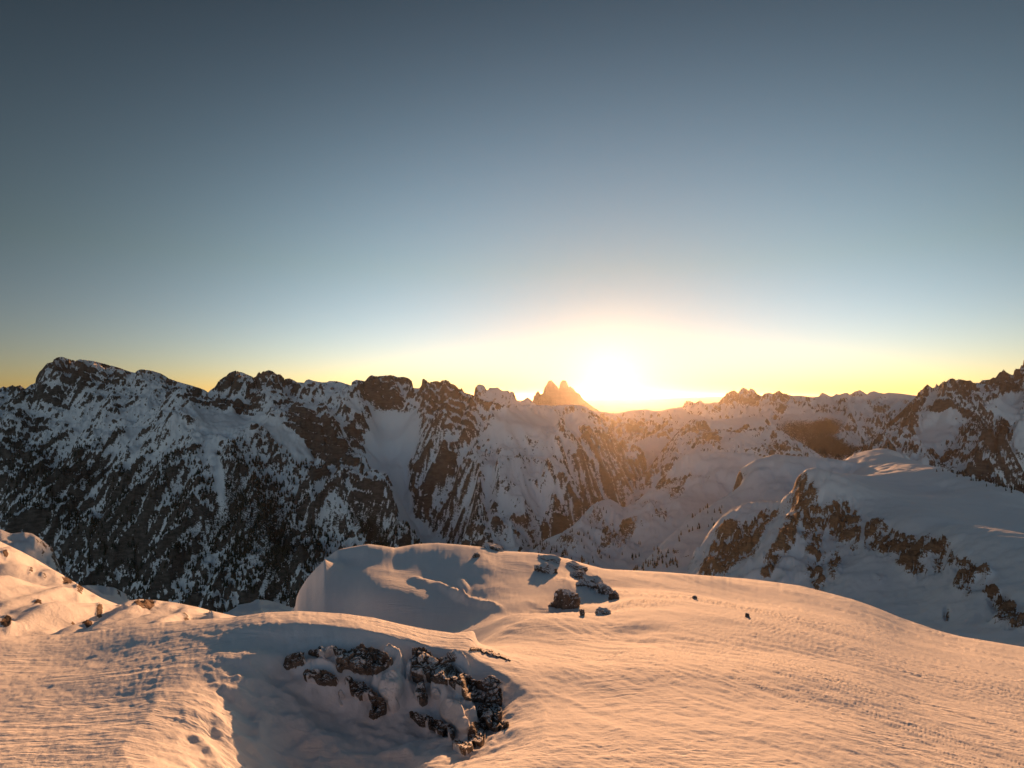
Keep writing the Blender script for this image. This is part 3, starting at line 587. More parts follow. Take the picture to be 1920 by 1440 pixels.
# equal steps in the view near by, a little denser far away
tt = np.linspace(0, 1, NY); gy_ = 1.75 / (1 - tt * (1 - 1.75 / 62.0)); gy_ = gy_ ** 1.0
tt2 = 0.80 * tt + 0.20 * (np.log(gy_ / 1.75) / np.log(62 / 1.75))
gy_ = np.exp(np.interp(tt, (tt2 - tt2[0]) / (tt2[-1] - tt2[0]), np.log(gy_)))
G = Massif.__new__(Massif); G.u, G.y = gu, gy_; G.U, G.Y = np.meshgrid(gu, gy_); G.X = G.U * G.Y
rb = RBF(Q[:, 0], Q[:, 1], Q[:, 2], 2e-6)
G.H = rb(G.X, G.Y); G.rock = np.zeros(G.H.shape, np.float32); G.forest = np.zeros(G.H.shape, np.float32)
G.base = G.H.copy()
def base_point(px, py, lift=0.0):
    uu, e = uv_of(px, py); j = int(np.clip(np.searchsorted(gu, uu), 1, NU - 1)); E = G.base[:, j] / gy_
    kk = np.nonzero(E >= e)[0]; k_ = max(1, kk[0]) if len(kk) else NY - 1
    return float(uu * gy_[k_]), float(gy_[k_]), float(G.base[k_, j])
X, Y = G.X, G.Y
# wind scoop under the near outcrop: depths given where the photograph shows them
sc_pts = [(505, 1165, 0), (500, 1190, 0), (560, 1192, 0), (640, 1208, 0), (740, 1212, 0), (850, 1226, 0), (900, 1248, 0), (950, 1282, 0), (965, 1340, 0), (955, 1400, 0), (960, 1310, 0), (960, 1370, 0), (975, 1290, 0), (900, 1440, 0), (470, 1230, 0), (420, 1290, 0), (380, 1330, 0), (360, 1400, 0), (300, 1250, 0), (200, 1330, 0), (1100, 1300, 0), (1050, 1200, 0), (800, 1180, 0), (560, 1150, 0), (350, 1160, 0), (1100, 1440, 0),
    (530, 1206, -.30), (600, 1222, -.46), (680, 1230, -.50), (760, 1236, -.46), (830, 1256, -.40), (885, 1285, -.36), (922, 1325, -.27), (915, 1380, -.26), (800, 1395, -.26), (700, 1330, -.46), (760, 1290, -.46), (600, 1300, -.56), (520, 1290, -.62), (460, 1330, -.52), (430, 1400, -.44), (560, 1370, -.62), (650, 1410, -.14), (740, 1420, -.03), (800, 1440, -.06), (500, 1430, -.36), (600, 1440, -.16), (436, 1300, -.34), (500, 1250, -.42),
    (0, 1440, 0), (150, 1200, 0), (1300, 1440, 0), (1500, 1300, 0), (300, 1440, 0), (380, 1490, 0), (500, 1600, 0), (800, 1600, 0), (-150, 1300, 0)]
sp = np.array([base_point(a_, min(b__, 1500))[:2] + (c__,) for a_, b__, c__ in sc_pts])
sdep = RBF(sp[:, 0], sp[:, 1], sp[:, 2], 1e-4)(X, Y)
sdep = np.minimum(sdep, 0) * smooth(11, 8, Y) * smooth(2.6, 1.6, X) * smooth(-6.0, -3.5, X)
G.H += .88 * sdep
scoop = np.clip(-sdep / .2, 0, 1)
near = smooth(14, 6, Y)
# gentle swells, knobs in the scoop, and wind-carved sastrugi
G.H += fbm(X / 3.2, Y / 3.2, 3) * 0.045 * smooth(2, 6, Y) + fbm(X / 9, Y / 9, 3) * 0.10 * smooth(6, 14, Y)
knob = ridged(X / .55 + .3 * fbm(X * 2, Y * 2, 2), Y / .55, 4, .5)
G.H += scoop * (knob - 1.0) * .03 + scoop * (.045 * fbm(X / .5, Y / .5, 4, .55))
dirx, diry = .56, -.83                       # the wind's line over the slope
wv = 0.35 * fbm(X / 5, Y / 5, 3)
al = (X * dirx + Y * diry); ac = (X * -diry + Y * dirx) + wv
def sastrugi(la, lc, seed, k_=2.2):
    n_ = fbm(al / la + seed, ac / lc + 3 * seed, 4, .55)
    q = n_ * k_; fr = q - np.floor(q)
    st = fr - smooth(.72, .97, fr)           # slow rise, sudden edge
    return st * smooth(-.25, .35, perlin(X / 2.3 + seed * 5, Y / 2.3 + 7 * seed))
right = smooth(-.6, 1.4, X + .12 * (Y - 4)) 
far_ = np.clip(Y / 9, .35, 2.2)
G.H += .020 * far_ * smooth(11, 5, Y) * sastrugi(1.5, .26, 1.7, 1.9) * (.25 + .75 * right)
G.H += .019 * far_ * smooth(24, 11, Y) * sastrugi(4.5, .9, 4.1, 1.6) * (.35 + .65 * right)
G.H += .007 * far_ * sastrugi(.6, .10, 8.3, 1.7) * (.5 + .5 * right) * smooth(6, 3, Y)
G.H += .045 * sastrugi(11, 2.6, 6.4, 1.6) * smooth(7, 18, Y) * (.3 + .7 * right)
G.H += .016 * far_ * fbm(al / 1.3, ac / .22, 4, .55) * (.2 + .8 * right) * smooth(13, 5, Y) + .004 * fbm(X / .12, Y / .12, 3, .6)
G.H += .005 * (1 - right) * fbm(X / .35, Y / .35, 4, .62) * near
PX, PY = G.proj()
lump = np.clip(blobs(PX, PY, [(735, 1262, 20, 24, 0, 1), (728, 1305, 32, 30, 10, 1.0), (850, 1330, 26, 26, 55, 1), (872, 1365, 26, 22, 55, 1), (822, 1305, 18, 14, 20, .7), (862, 1252, 26, 9, 40, .6), (600, 1262, 40, 10, 5, .5), (775, 1300, 14, 14, 0, .4), (560, 1300, 50, 30, 20, .25), (470, 1300, 20, 40, 20, .2)]), 0, 1)
lump = smooth(.15, .85, lump)
G.H += lump * (.15 + .03 * fbm(X / .12, Y / .12, 3)) + .012 * lump * fbm(X / .04, Y / .04, 3, .6)
G.H += blobs(PX, PY, [(800, 1094, 30, 5, 12, .10), (850, 1112, 30, 6, 30, .14), (900, 1130, 40, 5, 12, .10), (870, 1100, 14, 8, 60, .08)]) * (1 + .5 * fbm(X / .5, Y / .5, 3))
# a rougher, rippled patch right of the mound's rocks
cx, cy = base_point(1210, 1125)[:2]
G.H += .10 * np.exp(-(((X - cx) / 3.0) ** 2 + ((Y - cy) / 4.0) ** 2)) * sastrugi(1.6, .5, 2.2, 2.5)
fg_sky = [(1060, 1047), (1100, 1058), (1130, 1066), (1150, 1068), (1200, 1070), (1250, 1073), (1300, 1077), (1350, 1081), (1400, 1085), (1450, 1091), (1500, 1098), (1540, 1108), (1600, 1124), (1640, 1138), (1700, 1163), (1760, 1183), (1800, 1193), (1860, 1203), (1920, 1213), (2000, 1228)]
G.sk = np.array(fg_sky, float); G.fit_sky(14, 5.0, (15, 62), ysm=.12)
G.sk = np.array([(-100, 1196), (0, 1192), (60, 1193), (130, 1188), (200, 1180), (250, 1172), (350, 1163), (430, 1158), (500, 1148), (560, 1146), (640, 1150), (700, 1158), (750, 1170), (800, 1180), (850, 1187), (885, 1183)], float)
G.fit_sky(1.6, .7, (4.6, 7.8), ysm=.05)
G.sk = np.array([(553, 1140), (556, 1120), (562, 1106), (575, 1085), (590, 1068), (610, 1048), (632, 1031), (660, 1025), (690, 1020), (715, 1023), (740, 1027), (780, 1020), (820, 1018), (860, 1021), (900, 1025), (940, 1033), (1000, 1036), (1030, 1040), (1060, 1047)], float)
G.fit_sky(5, 1.8, (15.5, 26), ysm=.09)

# snow of the summit
def snow_material():
    m_, nt, b_s = nodes_of('wind_packed_snow'); t = NT(nt)
    n1 = t.noise(2.2, 5, .6, stretch=(1, .35, 1, .6)); n2 = t.noise(30, 4, .65); n3 = t.noise(160, 2, .6)
    c = t.mix(t.step(n1, .3, .75), (.87, .87, .89), (.82, .825, .85))
    t.l(c, b_s.inputs['Base Color']); b_s.inputs['Roughness'].default_value = .9
    b_s.inputs['Specular IOR Level'].default_value = .08
    def wind(sc_, al_):                               # wind-cut ripples, long down the wind and sharp on one side
        x = t.noise(sc_, 5, .6, stretch=(al_, 1, 1, R(56)), dist=.25)
        y = t.m('FRACT', t.m('MULTIPLY', x, 7.0))
        return t.m('SUBTRACT', y, t.step(y, .62, .98))
    patch = t.step(t.noise(.45, 3, .5), .42, .62)
    b0 = t.bump(t.m('MULTIPLY', wind(1.1, .16), patch), .024, .42)
    b1 = t.bump(t.m('MULTIPLY', wind(3.2, .14), t.step(t.noise(.9, 2, .5), .4, .65)), .010, .6, b0)
    b1 = t.bump(n2, .010, .5, b1); b2 = t.bump(n3, .003, .5, b1)
    t.l(b2, b_s.inputs['Normal'])
    return m_
snow_mat = snow_material()
me = new_mesh('snow_ground', np.stack([G.X, G.Y, G.H], -1).reshape(-1, 3), grid_faces(NY, NU), snow_mat)
link('ground', me, kind='structure')

# --- the sunlit spur beyond the lip on the left, with its small bumps behind
spur_sky = [(-120, 985, 120), (-40, 1003, 118), (0, 1015, 115), (40, 1034), (70, 1050, 108), (100, 1068), (130, 1085, 100), (160, 1104), (190, 1121), (215, 1131, 88), (225, 1134), (240, 1127), (262, 1123, 80), (290, 1125), (330, 1130, 74), (370, 1138), (400, 1146), (440, 1155, 64), (480, 1164), (520, 1176, 55)]
spur_pts = [(-100, 1100, 80), (0, 1100, 78), (60, 1120, 74), (100, 1150, 68), (0, 1180, 58), (100, 1185, 60), (170, 1165, 68), (195, 1185, 60), (160, 1130, 78), (250, 1150, 66), (300, 1160, 60), (370, 1165, 56), (200, 1215, 48), (0, 1240, 42), (400, 1200, 46), (-100, 1250, 42)]
sl = Massif(-1.12, -.38, 320, 36, 160, 180, spur_pts, spur_sky, back=(1.2, .10))
PX, PY = sl.proj()
th = (sl.X * .8 + sl.Y * .6)
rib = fbm((sl.X + sl.Y * .35) / 8, (sl.Y - .3 * sl.X) / 40, 3)
sl.H += rib * 1.7 + fbm(sl.X / 9, sl.Y / 9, 4) * .35
kn = np.clip(blobs(PX, PY, [(257, 1143, 16, 11, 0, 1), (282, 1140, 8, 10, 30, .7), (128, 1088, 14, 8, 30, .7), (150, 1108, 8, 10, 30, .6), (163, 1168, 12, 6, 20, .9), (12, 1165, 14, 12, 0, .8), (10, 1040, 6, 8, 0, .6), (58, 1068, 5, 9, 10, .6), (84, 1078, 8, 5, 20, .5), (70, 1128, 10, 6, -20, .7), (145, 1160, 22, 10, 20, .5), (187, 1130, 6, 5, 0, .7), (350, 1152, 8, 6, 30, .5)]), 0, 1)
sl.H += kn * (ridged(sl.X / 2.2, sl.Y / 2.2, 4) - .5) * .45
sl.fit_sky(14, 2.4, (50, 150)); sl.slope_rock(.9, 2.0, .35); sl.rock += 1.2 * kn - .16
spur_mat = mountain_material('spur_rock', .42, rock=(.12, .08, .055), rock2=(.25, .17, .115), amp=.5)
sl.build('slope', spur_mat, label='sunlit snow slope with small bare rock patches beyond the near ridge on the left')
bp = Massif(-1.1, -.2, 260, 260, 720, 95, [(-100, 1050, 380), (0, 1090, 330), (150, 1150, 330), (300, 1190, 330), (450, 1190, 330), (560, 1200, 330), (700, 1260, 330), (0, 1200, 280), (300, 1300, 280), (600, 1300, 280)],
    [(-150, 1000, 480), (0, 992, 480), (20, 1000), (45, 998), (60, 1000, 470), (80, 1012), (100, 1030), (106, 1045, 460), (120, 1080), (150, 1099, 430), (165, 1097), (190, 1098, 420), (215, 1102), (235, 1113), (252, 1128, 420), (275, 1150), (330, 1160, 430), (400, 1160, 430), (440, 1140, 450), (447, 1134), (470, 1130, 450), (480, 1124), (500, 1125, 450), (525, 1131), (550, 1140, 450), (580, 1155, 450), (680, 1180, 450)], warp=3)
bp.H += (ridged(bp.X / 34, bp.Y / 34, 5) - 1) * 3.5; bp.fit_sky(50, 8, (330, 620)); bp.slope_rock(.7, 1.8, .5); bp.curv(2, .12)
bp.build('slope', mountain_material('shaded_bumps', 1.6, amp=.5), label='shaded snowy bumps below the ridge at the lower left')

# --- everything stands on one wide ground sheet
n = 90; th_ = np.linspace(0, 2 * np.pi, 97)[:-1]; rr = np.concatenate([[1.0], np.geomspace(200, 85000, n - 1)])
TH, RR = np.meshgrid(th_, rr); bx, by = RR * np.sin(TH), RR * np.cos(TH)
bz = np.where(RR < 1500, -900 + 0 * RR, -1500) - 200 * smooth(1000, 8000, RR) + 180 * fbm(bx / 3000, by / 3000, 4) - RR * RR / 1.27e7 * 0.8
idx = np.arange(n * 96, dtype=np.int32).reshape(n, 96); nx_ = np.roll(idx, -1, 1)
bf = np.stack([idx[:-1], idx[1:], nx_[1:], nx_[:-1]], -1).reshape(-1, 4)[:, ::-1]
me = new_mesh('valley_ground', np.stack([bx, by, bz], -1).reshape(-1, 3), bf, far_mat, {'rock': np.full(bx.size, .2), 'forest': np.full(bx.size, .2)})
link('valley_ground', me, kind='structure')
print('ground', time.time() - T0)

# ------------------------------------------------------------------ rocks of the summit
def rock_material():
    m_, nt, b_s = nodes_of('weathered_rock'); t = NT(nt)
    n1 = t.noise(6, 6, .65); n2 = t.noise(26, 5, .7, stretch=(1, 1, 2.2)); n3 = t.noise(90, 3, .6)
    vo = t.n('ShaderNodeTexVoronoi', feature='DISTANCE_TO_EDGE'); t.l(t.n('ShaderNodeTexCoord').outputs['Object'], vo.inputs['Vector'])
    vo.inputs['Scale'].default_value = 7; crack = t.step(vo.outputs['Distance'], 0.0, .06)
    c = t.mix(t.step(n1, .3, .7), (.095, .074, .06), (.22, .178, .148))
    c = t.mix(t.m('MULTIPLY', t.step(n2, .5, .75), .6), c, (.27, .215, .17))
    c = t.mix(t.m('MULTIPLY', t.m('SUBTRACT', 1.0, crack), .5), c, (.05, .038, .03))
    geo = t.n('ShaderNodeNewGeometry'); sep = t.n('ShaderNodeSeparateXYZ'); t.l(geo.outputs['Normal'], sep.inputs[0])
    up = t.m('ADD', sep.outputs['Z'], t.m('MULTIPLY', t.m('SUBTRACT', t.noise(9, 5, .65), .5), 1.1))
    sn = t.step(up, .50, .64)
    spk = t.step(t.noise(45, 3, .6), .66, .72)               # frost caught in the roughness
    sn = t.m('MAXIMUM', sn, t.m('MULTIPLY', spk, .3))
    t.l(t.mix(sn, c, (.80, .80, .82)), b_s.inputs['Base Color'])
    b_s.inputs['Roughness'].default_value = .85; b_s.inputs['Specular IOR Level'].default_value = .25
    h = t.m('ADD', t.m('MULTIPLY', n2, .7), t.m('MULTIPLY', n3, .35)); h = t.m('ADD', h, t.m('MULTIPLY', crack, .3))
    t.l(t.bump(h, .03, .9), b_s.inputs['Normal'])
    return m_
rock_mat = rock_material()

def cube_sphere(n):
    a = np.linspace(-1, 1, n + 1); A, B = np.meshgrid(a, a); o = np.ones_like(A)
    Vs, Fs = [], []; k_ = 0; f0 = grid_faces(n + 1, n + 1)
    for ax, sg in ((0, 1), (0, -1), (1, 1), (1, -1), (2, 1), (2, -1)):
        P_ = [None] * 3; P_[ax] = o * sg; P_[(ax + 1) % 3] = A; P_[(ax + 2) % 3] = B
        Vs.append(np.stack(P_, -1).reshape(-1, 3)); Fs.append((f0 if sg > 0 else f0[:, ::-1]) + k_); k_ += (n + 1) ** 2
    V_ = np.concatenate(Vs); Fc = np.concatenate(Fs)
    key = np.round(V_ * n * 2).astype(np.int64); key = key[:, 0] * 100000007 + key[:, 1] * 10007 + key[:, 2]
    _, first, inv = np.unique(key, return_index=True, return_inverse=True)
    V_ = V_[first]; Fc = inv.reshape(-1)[Fc].astype(np.int32)
    return V_ / np.linalg.norm(V_, axis=1, keepdims=True), Fc
SPH = {n_: cube_sphere(n_) for n_ in (8, 20, 34)}
def rock_shape(seed, size, n_=34, tilt=0.0, rough=1.0):
    r = np.random.default_rng(seed); D_, Fc = SPH[n_]
    t1 = r.uniform(-.25, .25) + tilt; c, s = math.cos(t1), math.sin(t1)
    planes = [((0, 0, 1), .62), ((0, 0, -1), .8), ((0, -1, .12), .62), ((0, 1, 0), .8), ((1, -.2, 0), .78), ((-1, -.15, .1), .8)]
    for _ in range(18):
        v_ = r.normal(size=3); v_ /= np.linalg.norm(v_); planes.append((v_, r.uniform(.60, .88)))
    rad = np.full(len(D_), 1.6)
    for nv, d_ in planes:
        nv = np.array(nv, float) + r.normal(size=3) * .12; nv /= np.linalg.norm(nv)
        dd = D_ @ nv; rad = np.where(dd > .05, np.minimum(rad, d_ / np.maximum(dd, .05)), rad)
    P_ = D_ * rad[:, None]
    o1, o2 = r.uniform(0, 90, 2)
    q = lambda f_, oc: fbm(P_[:, 0] * f_ + o1 + P_[:, 2] * .7 * f_, P_[:, 1] * f_ + o2 - P_[:, 2] * f_, oc, .6)
    P_ = P_ + D_ * (rough * (.17 * (q(1.3, 3)) - .10 * np.abs(q(3.2, 4)) + .03 * q(12, 2))[:, None])
    # blocks: vertical joints and bedding steps cut into the faces
    st = np.round(P_[:, 2] * 2.6 + P_[:, 0] * 1.2 + .9 * q(1.0, 2)); P_[:, :2] *= (1 + .05 * rough * np.sin(st * 2.4 + seed))[:, None]
    jt = np.round(P_[:, 0] * 2.6 + .5 * q(1.0, 2)); P_[:, 1] *= 1 + .12 * rough * np.sin(jt * 3.1 + seed)
    P_ *= np.array(size) * .5 / .75
    x, z = P_[:, 0].copy(), P_[:, 2].copy(); P_[:, 0] = x * c + z * s; P_[:, 2] = -x * s + z * c
    return P_, Fc
def surf_z(M_, x, y):
    """height of a grid surface under a world point"""
    u_ = x / y; j = np.interp(u_, M_.u, np.arange(len(M_.u))); i = np.interp(y, M_.y, np.arange(len(M_.y)))
    j0 = np.clip(j.astype(int) if hasattr(j, 'astype') else int(j), 0, len(M_.u) - 2); i0 = np.clip(i.astype(int) if hasattr(i, 'astype') else int(i), 0, len(M_.y) - 2)
    a_, b__ = j - j0, i - i0
    return (M_.H[i0, j0] * (1 - a_) + M_.H[i0, j0 + 1] * a_) * (1 - b__) + (M_.H[i0 + 1, j0] * (1 - a_) + M_.H[i0 + 1, j0 + 1] * a_) * b__

def put_rock(seed, cx, cy, w, h, label, group, depth=.8, sink=.6, tilt=0., n_=34, rough=1.0, d_at=None):
    """a rock that shows about w x h photograph pixels with its middle at (cx, cy)"""
    pt = G.at(cx, cy + h * .42) if d_at is None else d_at
    x, y, z = pt
    W, Hh = w * y / F, h * y / F
    P_, Fc = rock_shape(seed, (W, W * depth, Hh * (1 + sink) * 1.1), n_, tilt, rough)
    P_[:, 2] += Hh * (.5 - sink * .5)
    me_ = new_mesh('rock', P_, Fc, rock_mat)
    me_.set_sharp_from_angle(angle=R(32)) if hasattr(me_, 'set_sharp_from_angle') else None
    o = link('rock', me_, label=label, category='rock')
    if group: o['group'] = group
    o.location = (x, y + W * depth * .28, z); o.rotation_euler = (0, 0, -math.atan2(x, y) + random.Random(seed).uniform(-.25, .25))
    return o
NEAR = 'dark rocks of the near outcrop'; MID = 'rocks on the far mound'
def cells(x, y, seed):
    """fractured blocks: height of the block a point lies in, tilted, and how near its joint is"""
    ix, iy = np.floor(x).astype(np.int32), np.floor(y).astype(np.int32)
    d1 = np.full(x.shape, 9.); d2 = d1.copy(); hv = np.zeros(x.shape)
    for a__ in (-1, 0, 1):
        for b__ in (-1, 0, 1):
            h = PERM[(PERM[(ix + a__ + seed) & 255] + iy + b__) & 255]; h2 = PERM[(h + 91) & 255]
            dx = x - (ix + a__ + .5 + .42 * GX[h]); dy = y - (iy + b__ + .5 + .42 * GY[h])
            d = np.maximum(np.abs(dx + .25 * dy), np.abs(dy - .2 * dx)) * .7 + .3 * np.hypot(dx, dy)
            v_ = h2 / 255. + .55 * (dx * GX[h2] + dy * GY[h2])
            new = d < d1; d2 = np.where(new, d1, np.minimum(d2, d)); hv = np.where(new, v_, hv); d1 = np.where(new, d, d1)
    return hv, d2 - d1
def outcrop(name, x0, x1, y0, y1, nx, ny, rocks, snows, relief, cell, seed, wob=1.0, **props):
    """bedrock breaking through the snow: blocks that stand out of the ground where the photograph shows them"""
    px, py = np.meshgrid(np.linspace(x0, x1, nx), np.linspace(y0, y1, ny))
    uu, ee = uv_of(px, py)
    E = G.H / G.Y; jj = np.clip(np.interp(uu, gu, np.arange(NU)), 0, NU - 1.001); j0 = jj.astype(int)
    Dg = np.zeros(px.shape)
    run = np.maximum.accumulate(E, 0); lg = np.log(G.y)
    for i in range(nx):
        for_col = run[:, j0[0, i]] * (1 - (jj[0, i] - j0[0, i])) + run[:, j0[0, i] + 1] * (jj[0, i] - j0[0, i])
        Dg[:, i] = np.exp(np.interp(ee[:, i], for_col + np.arange(NY) * 1e-9, lg))
    kx = np.exp(-.5 * (np.arange(-7, 8) / 3.) ** 2); kx /= kx.sum()                 # rest on the smoothed ground
    pad = np.pad(Dg, 7, mode='edge'); pad = np.apply_along_axis(lambda r_: np.convolve(r_, kx, 'valid'), 0, pad); Dg = np.apply_along_axis(lambda r_: np.convolve(r_, kx, 'valid'), 1, pad)
    wb = min(1.0, cell / 25.); wx = 5 * wb * fbm(px / 23 / wb, py / 23 / wb, 3); wy = 5 * wb * fbm(px / 23 / wb + 9, py / 23 / wb + 4, 3)
    mk = blobs(px + wx * .8, py + wy * .8, rocks); sn = blobs(px, py, snows)
    mr = smooth(.34, .52, mk - .9 * sn); ms = smooth(.35, .8, sn)
    X_ = px + wx; Y_ = py + wy
    h1, e1 = cells(X_ / cell, Y_ / (cell * .8), seed); h2_, e2 = cells((X_ + .4 * Y_) / (cell * .42), Y_ / (cell * .34), seed + 5); h3_, e3 = cells(X_ / (cell * .17), Y_ / (cell * .14), seed + 9)
    rel = .30 + .52 * h1 + .26 * h2_ + .10 * h3_ - .28 * np.exp(-e1 * 9) - .12 * np.exp(-e2 * 9) + .05 * fbm(px / 3, py / 3, 3)
    r_ = mr * (rel * relief + .01) + ms * (1 - mr) * relief * .55 * (1 + .25 * fbm(px / 20, py / 20, 3)) - (1 - np.maximum(mr, ms)) * relief * .6
    P_ = np.stack([uu * Dg, Dg, ee * Dg], -1)
    dirn = np.stack([-.15 * uu, -np.ones_like(uu) * .55, np.ones_like(uu) * .62], -1)
    P_ = P_ + dirn * r_[..., None]
    fcs = grid_faces(ny, nx)[:, ::-1]; keep = (np.maximum(mr, ms).ravel()[fcs].max(1) > 0); fcs = fcs[keep]
    used, inv = np.unique(fcs, return_inverse=True); fcs = inv.reshape(fcs.shape)
    o = link(name, new_mesh(name, P_.reshape(-1, 3)[used], fcs, bed_mat, {'rock': (mr * (1 - .55 * smooth(.55, .9, rel) * (h2_ > .6))).ravel()[used]}), **props)
    return o
def bedrock_material():
    m_, nt, b_s = nodes_of('fractured_bedrock'); t = NT(nt)
    r = t.attr('rock'); n1 = t.noise(5, 6, .65); n2 = t.noise(24, 5, .7); n3 = t.noise(90, 3, .6)
    c = t.mix(t.step(n1, .3, .7), (.085, .066, .054), (.22, .178, .148))
    c = t.mix(t.m('MULTIPLY', t.step(n2, .52, .75), .6), c, (.30, .25, .21))
    geo = t.n('ShaderNodeNewGeometry'); sep = t.n('ShaderNodeSeparateXYZ'); t.l(geo.outputs['Normal'], sep.inputs[0])
    up = t.m('ADD', sep.outputs['Z'], t.m('MULTIPLY', t.m('SUBTRACT', t.noise(14, 5, .65), .5), .9))
    sn = t.step(up, .74, .86)
    spk = t.m('MULTIPLY', t.step(t.noise(48, 3, .6), .62, .68), .6)
    sn = t.m('MAXIMUM', t.m('MAXIMUM', sn, spk), t.m('SUBTRACT', 1.0, t.step(t.m('ADD', r, t.m('MULTIPLY', t.m('SUBTRACT', n2, .5), .5)), .4, .55)))
    t.l(t.mix(sn, c, (.80, .80, .82)), b_s.inputs['Base Color'])
    b_s.inputs['Roughness'].default_value = .88; b_s.inputs['Specular IOR Level'].default_value = .2
    h = t.m('ADD', t.m('MULTIPLY', n2, .6), t.m('MULTIPLY', n3, .35))
    t.l(t.bump(h, .022, .9), b_s.inputs['Normal'])
    return m_
bed_mat = bedrock_material()
outcrop('rock_outcrop', 520, 965, 1200, 1425, 560, 320,
    [(688, 1243, 48, 22, 4, 1.1), (612, 1226, 30, 6, 3, 1.0), (560, 1240, 16, 12, 0, .6), (606, 1276, 32, 10, 5, .9), (640, 1252, 8, 7, 0, .8), (788, 1250, 24, 30, 12, 1.15), (825, 1262, 22, 20, 35, 1.0), (852, 1272, 26, 15, 35, 1.0),
     (886, 1300, 30, 18, 25, 1.0), (923, 1303, 19, 24, 0, 1.15), (918, 1340, 24, 15, 5, 1.0), (716, 1322, 20, 20, 0, .95), (678, 1300, 22, 14, 10, .85), (658, 1285, 12, 8, 0, .6), (793, 1308, 12, 18, 15, .9), (893, 1380, 18, 20, 0, 1.05), (868, 1406, 18, 9, 10, 1.0),
     (800, 1356, 34, 9, 22, .9), (835, 1372, 22, 10, 35, .9), (930, 1362, 24, 8, 5, .8), (852, 1335, 8, 16, -30, .6), (745, 1262, 9, 8, 0, .6), (700, 1345, 10, 6, 0, .5), (640, 1310, 8, 5, 0, .5), (640, 1320, 5, 4, 0, .5)],
    [(733, 1290, 26, 32, 5, 1.0), (768, 1256, 7, 24, 5, .8), (848, 1338, 24, 30, -40, 1.0), (862, 1258, 20, 7, 40, .7), (815, 1300, 14, 14, 30, .7), (870, 1365, 14, 16, -30, .8), (900, 1322, 34, 4, 8, .6), (740, 1330, 14, 12, 0, .6)],
    .17, 30, 3, label='fractured dark bedrock outcrop breaking out of the shaded hollow in the near snow', category='rock outcrop')
for a_ in [
    (5, 547, 1242, 30, 24, 'small frosted knob of rock at the left end of the near outcrop', None),
    (9, 852, 1231, 28, 10, 'small wedge of rock at the lit edge above the near outcrop', None),
]:
    put_rock(*a_, depth=.6, tilt={10: .15, 11: .3}.get(a_[0], 0))
outcrop('rock_sliver', 872, 972, 1206, 1248, 240, 110,
    [(893, 1219, 12, 2.4, 6, 1.0), (914, 1222, 10, 2.6, -8, 1.0), (930, 1229, 14, 3.0, 14, 1.0), (948, 1235, 10, 2.4, 26, .95), (918, 1227, 5, 1.6, 20, .7)], [],
    .05, 9, 12, label='thin dark slivers of rock in the lit snow right above the near outcrop', category='rock outcrop')
for a_ in [
    (57, 1061, 1128, 50, 30, 'biggest rounded rock on the mound, throwing the large shadow', MID),
    (32, 1022, 1068, 38, 13, 'low dark rock at the upper left of the mound rocks', MID),
    (33, 1084, 1080, 30, 13, 'dark rock between the upper rocks of the mound', MID),
    (34, 1108, 1096, 46, 17, 'long dark rock on the right shoulder of the mound', MID),
    (44, 1134, 1108, 26, 13, 'short dark rock just right of the long one on the shoulder of the mound', MID),
    (35, 1152, 1118, 18, 13, 'small dark rock at the right end of the mound rocks', MID),
    (36, 1083, 1065, 36, 8, 'thin slanting slab at the top of the mound rocks', MID),
    (37, 1134, 1149, 26, 7, 'low flat rock below the right shoulder of the mound', MID),
    (38, 1092, 1150, 10, 10, 'small stone beside the biggest mound rock', MID),
    (39, 1030, 1049, 46, 6, 'flat rock band on the crest above the mound rocks', MID),
    (40, 893, 1042, 14, 8, 'tiny rock in the rippled snow on the top of the mound', MID),
    (41, 925, 1024, 34, 7, 'flat rock showing on the crest of the mound', MID),
    (42, 1303, 1121, 8, 6, 'lone small stone on the lit slope, nearer the mound', 'lone stones on the lit slope'),
    (43, 1402, 1155, 8, 7, 'lone small stone on the lit slope, farther right', 'lone stones on the lit slope'),
]:
    til = {36: .4, 34: .35, 33: .2, 57: .3, 44: .4, 32: .15}.get(a_[0], 0)
    put_rock(*a_, n_=20, tilt=til, depth=.9, sink=1.0 if a_[3] > 12 else .5)

# ------------------------------------------------------------------ conifers
def tree_mat():
    m_, nt, b_s = nodes_of('conifer'); t = NT(nt)
    n1 = t.noise(.9, 3, .6)
    t.l(t.mix(t.step(n1, .58, .72), (.030, .034, .022), (.42, .42, .44)), b_s.inputs['Base Color']); b_s.inputs['Roughness'].default_value = .9
    b_s.inputs['Specular IOR Level'].default_value = .1
    return m_
tmat = tree_mat()
def conifer(seed, h=1.0, sides=6, tiers=4):
    r = np.random.default_rng(seed); V_, Fc = [], []
    def ring(z, rad, jag):
        s_ = len(V_)
        for i in range(sides):
            a__ = 2 * math.pi * (i + r.uniform(-.2, .2)) / sides; q = rad * (1 + r.uniform(-jag, jag))
            V_.append((q * math.cos(a__), q * math.sin(a__), z + r.uniform(-.03, .02)))
        return s_
    s_ = ring(-.15, .035, 0); e_ = ring(.22, .03, 0)
    for i in range(sides): Fc.append((s_ + i, s_ + (i + 1) % sides, e_ + (i + 1) % sides, e_ + i))
    for k_ in range(tiers):
        z0 = .10 + .80 * k_ / tiers; rad = .19 * (1 - .78 * k_ / tiers); z1 = z0 + 1.15 * .9 / tiers
        b0 = ring(z0, rad, .35); t0 = ring(z1, rad * .12, 0)
        for i in range(sides): Fc.append((b0 + i, b0 + (i + 1) % sides, t0 + (i + 1) % sides, t0 + i))
    V_ = np.array(V_); V_[-sides:, 2] = 1.0; V_[-sides:, :2] *= .2
    return V_ * h, np.array(Fc, np.int32)
TREES = [conifer(s_) for s_ in range(6)]
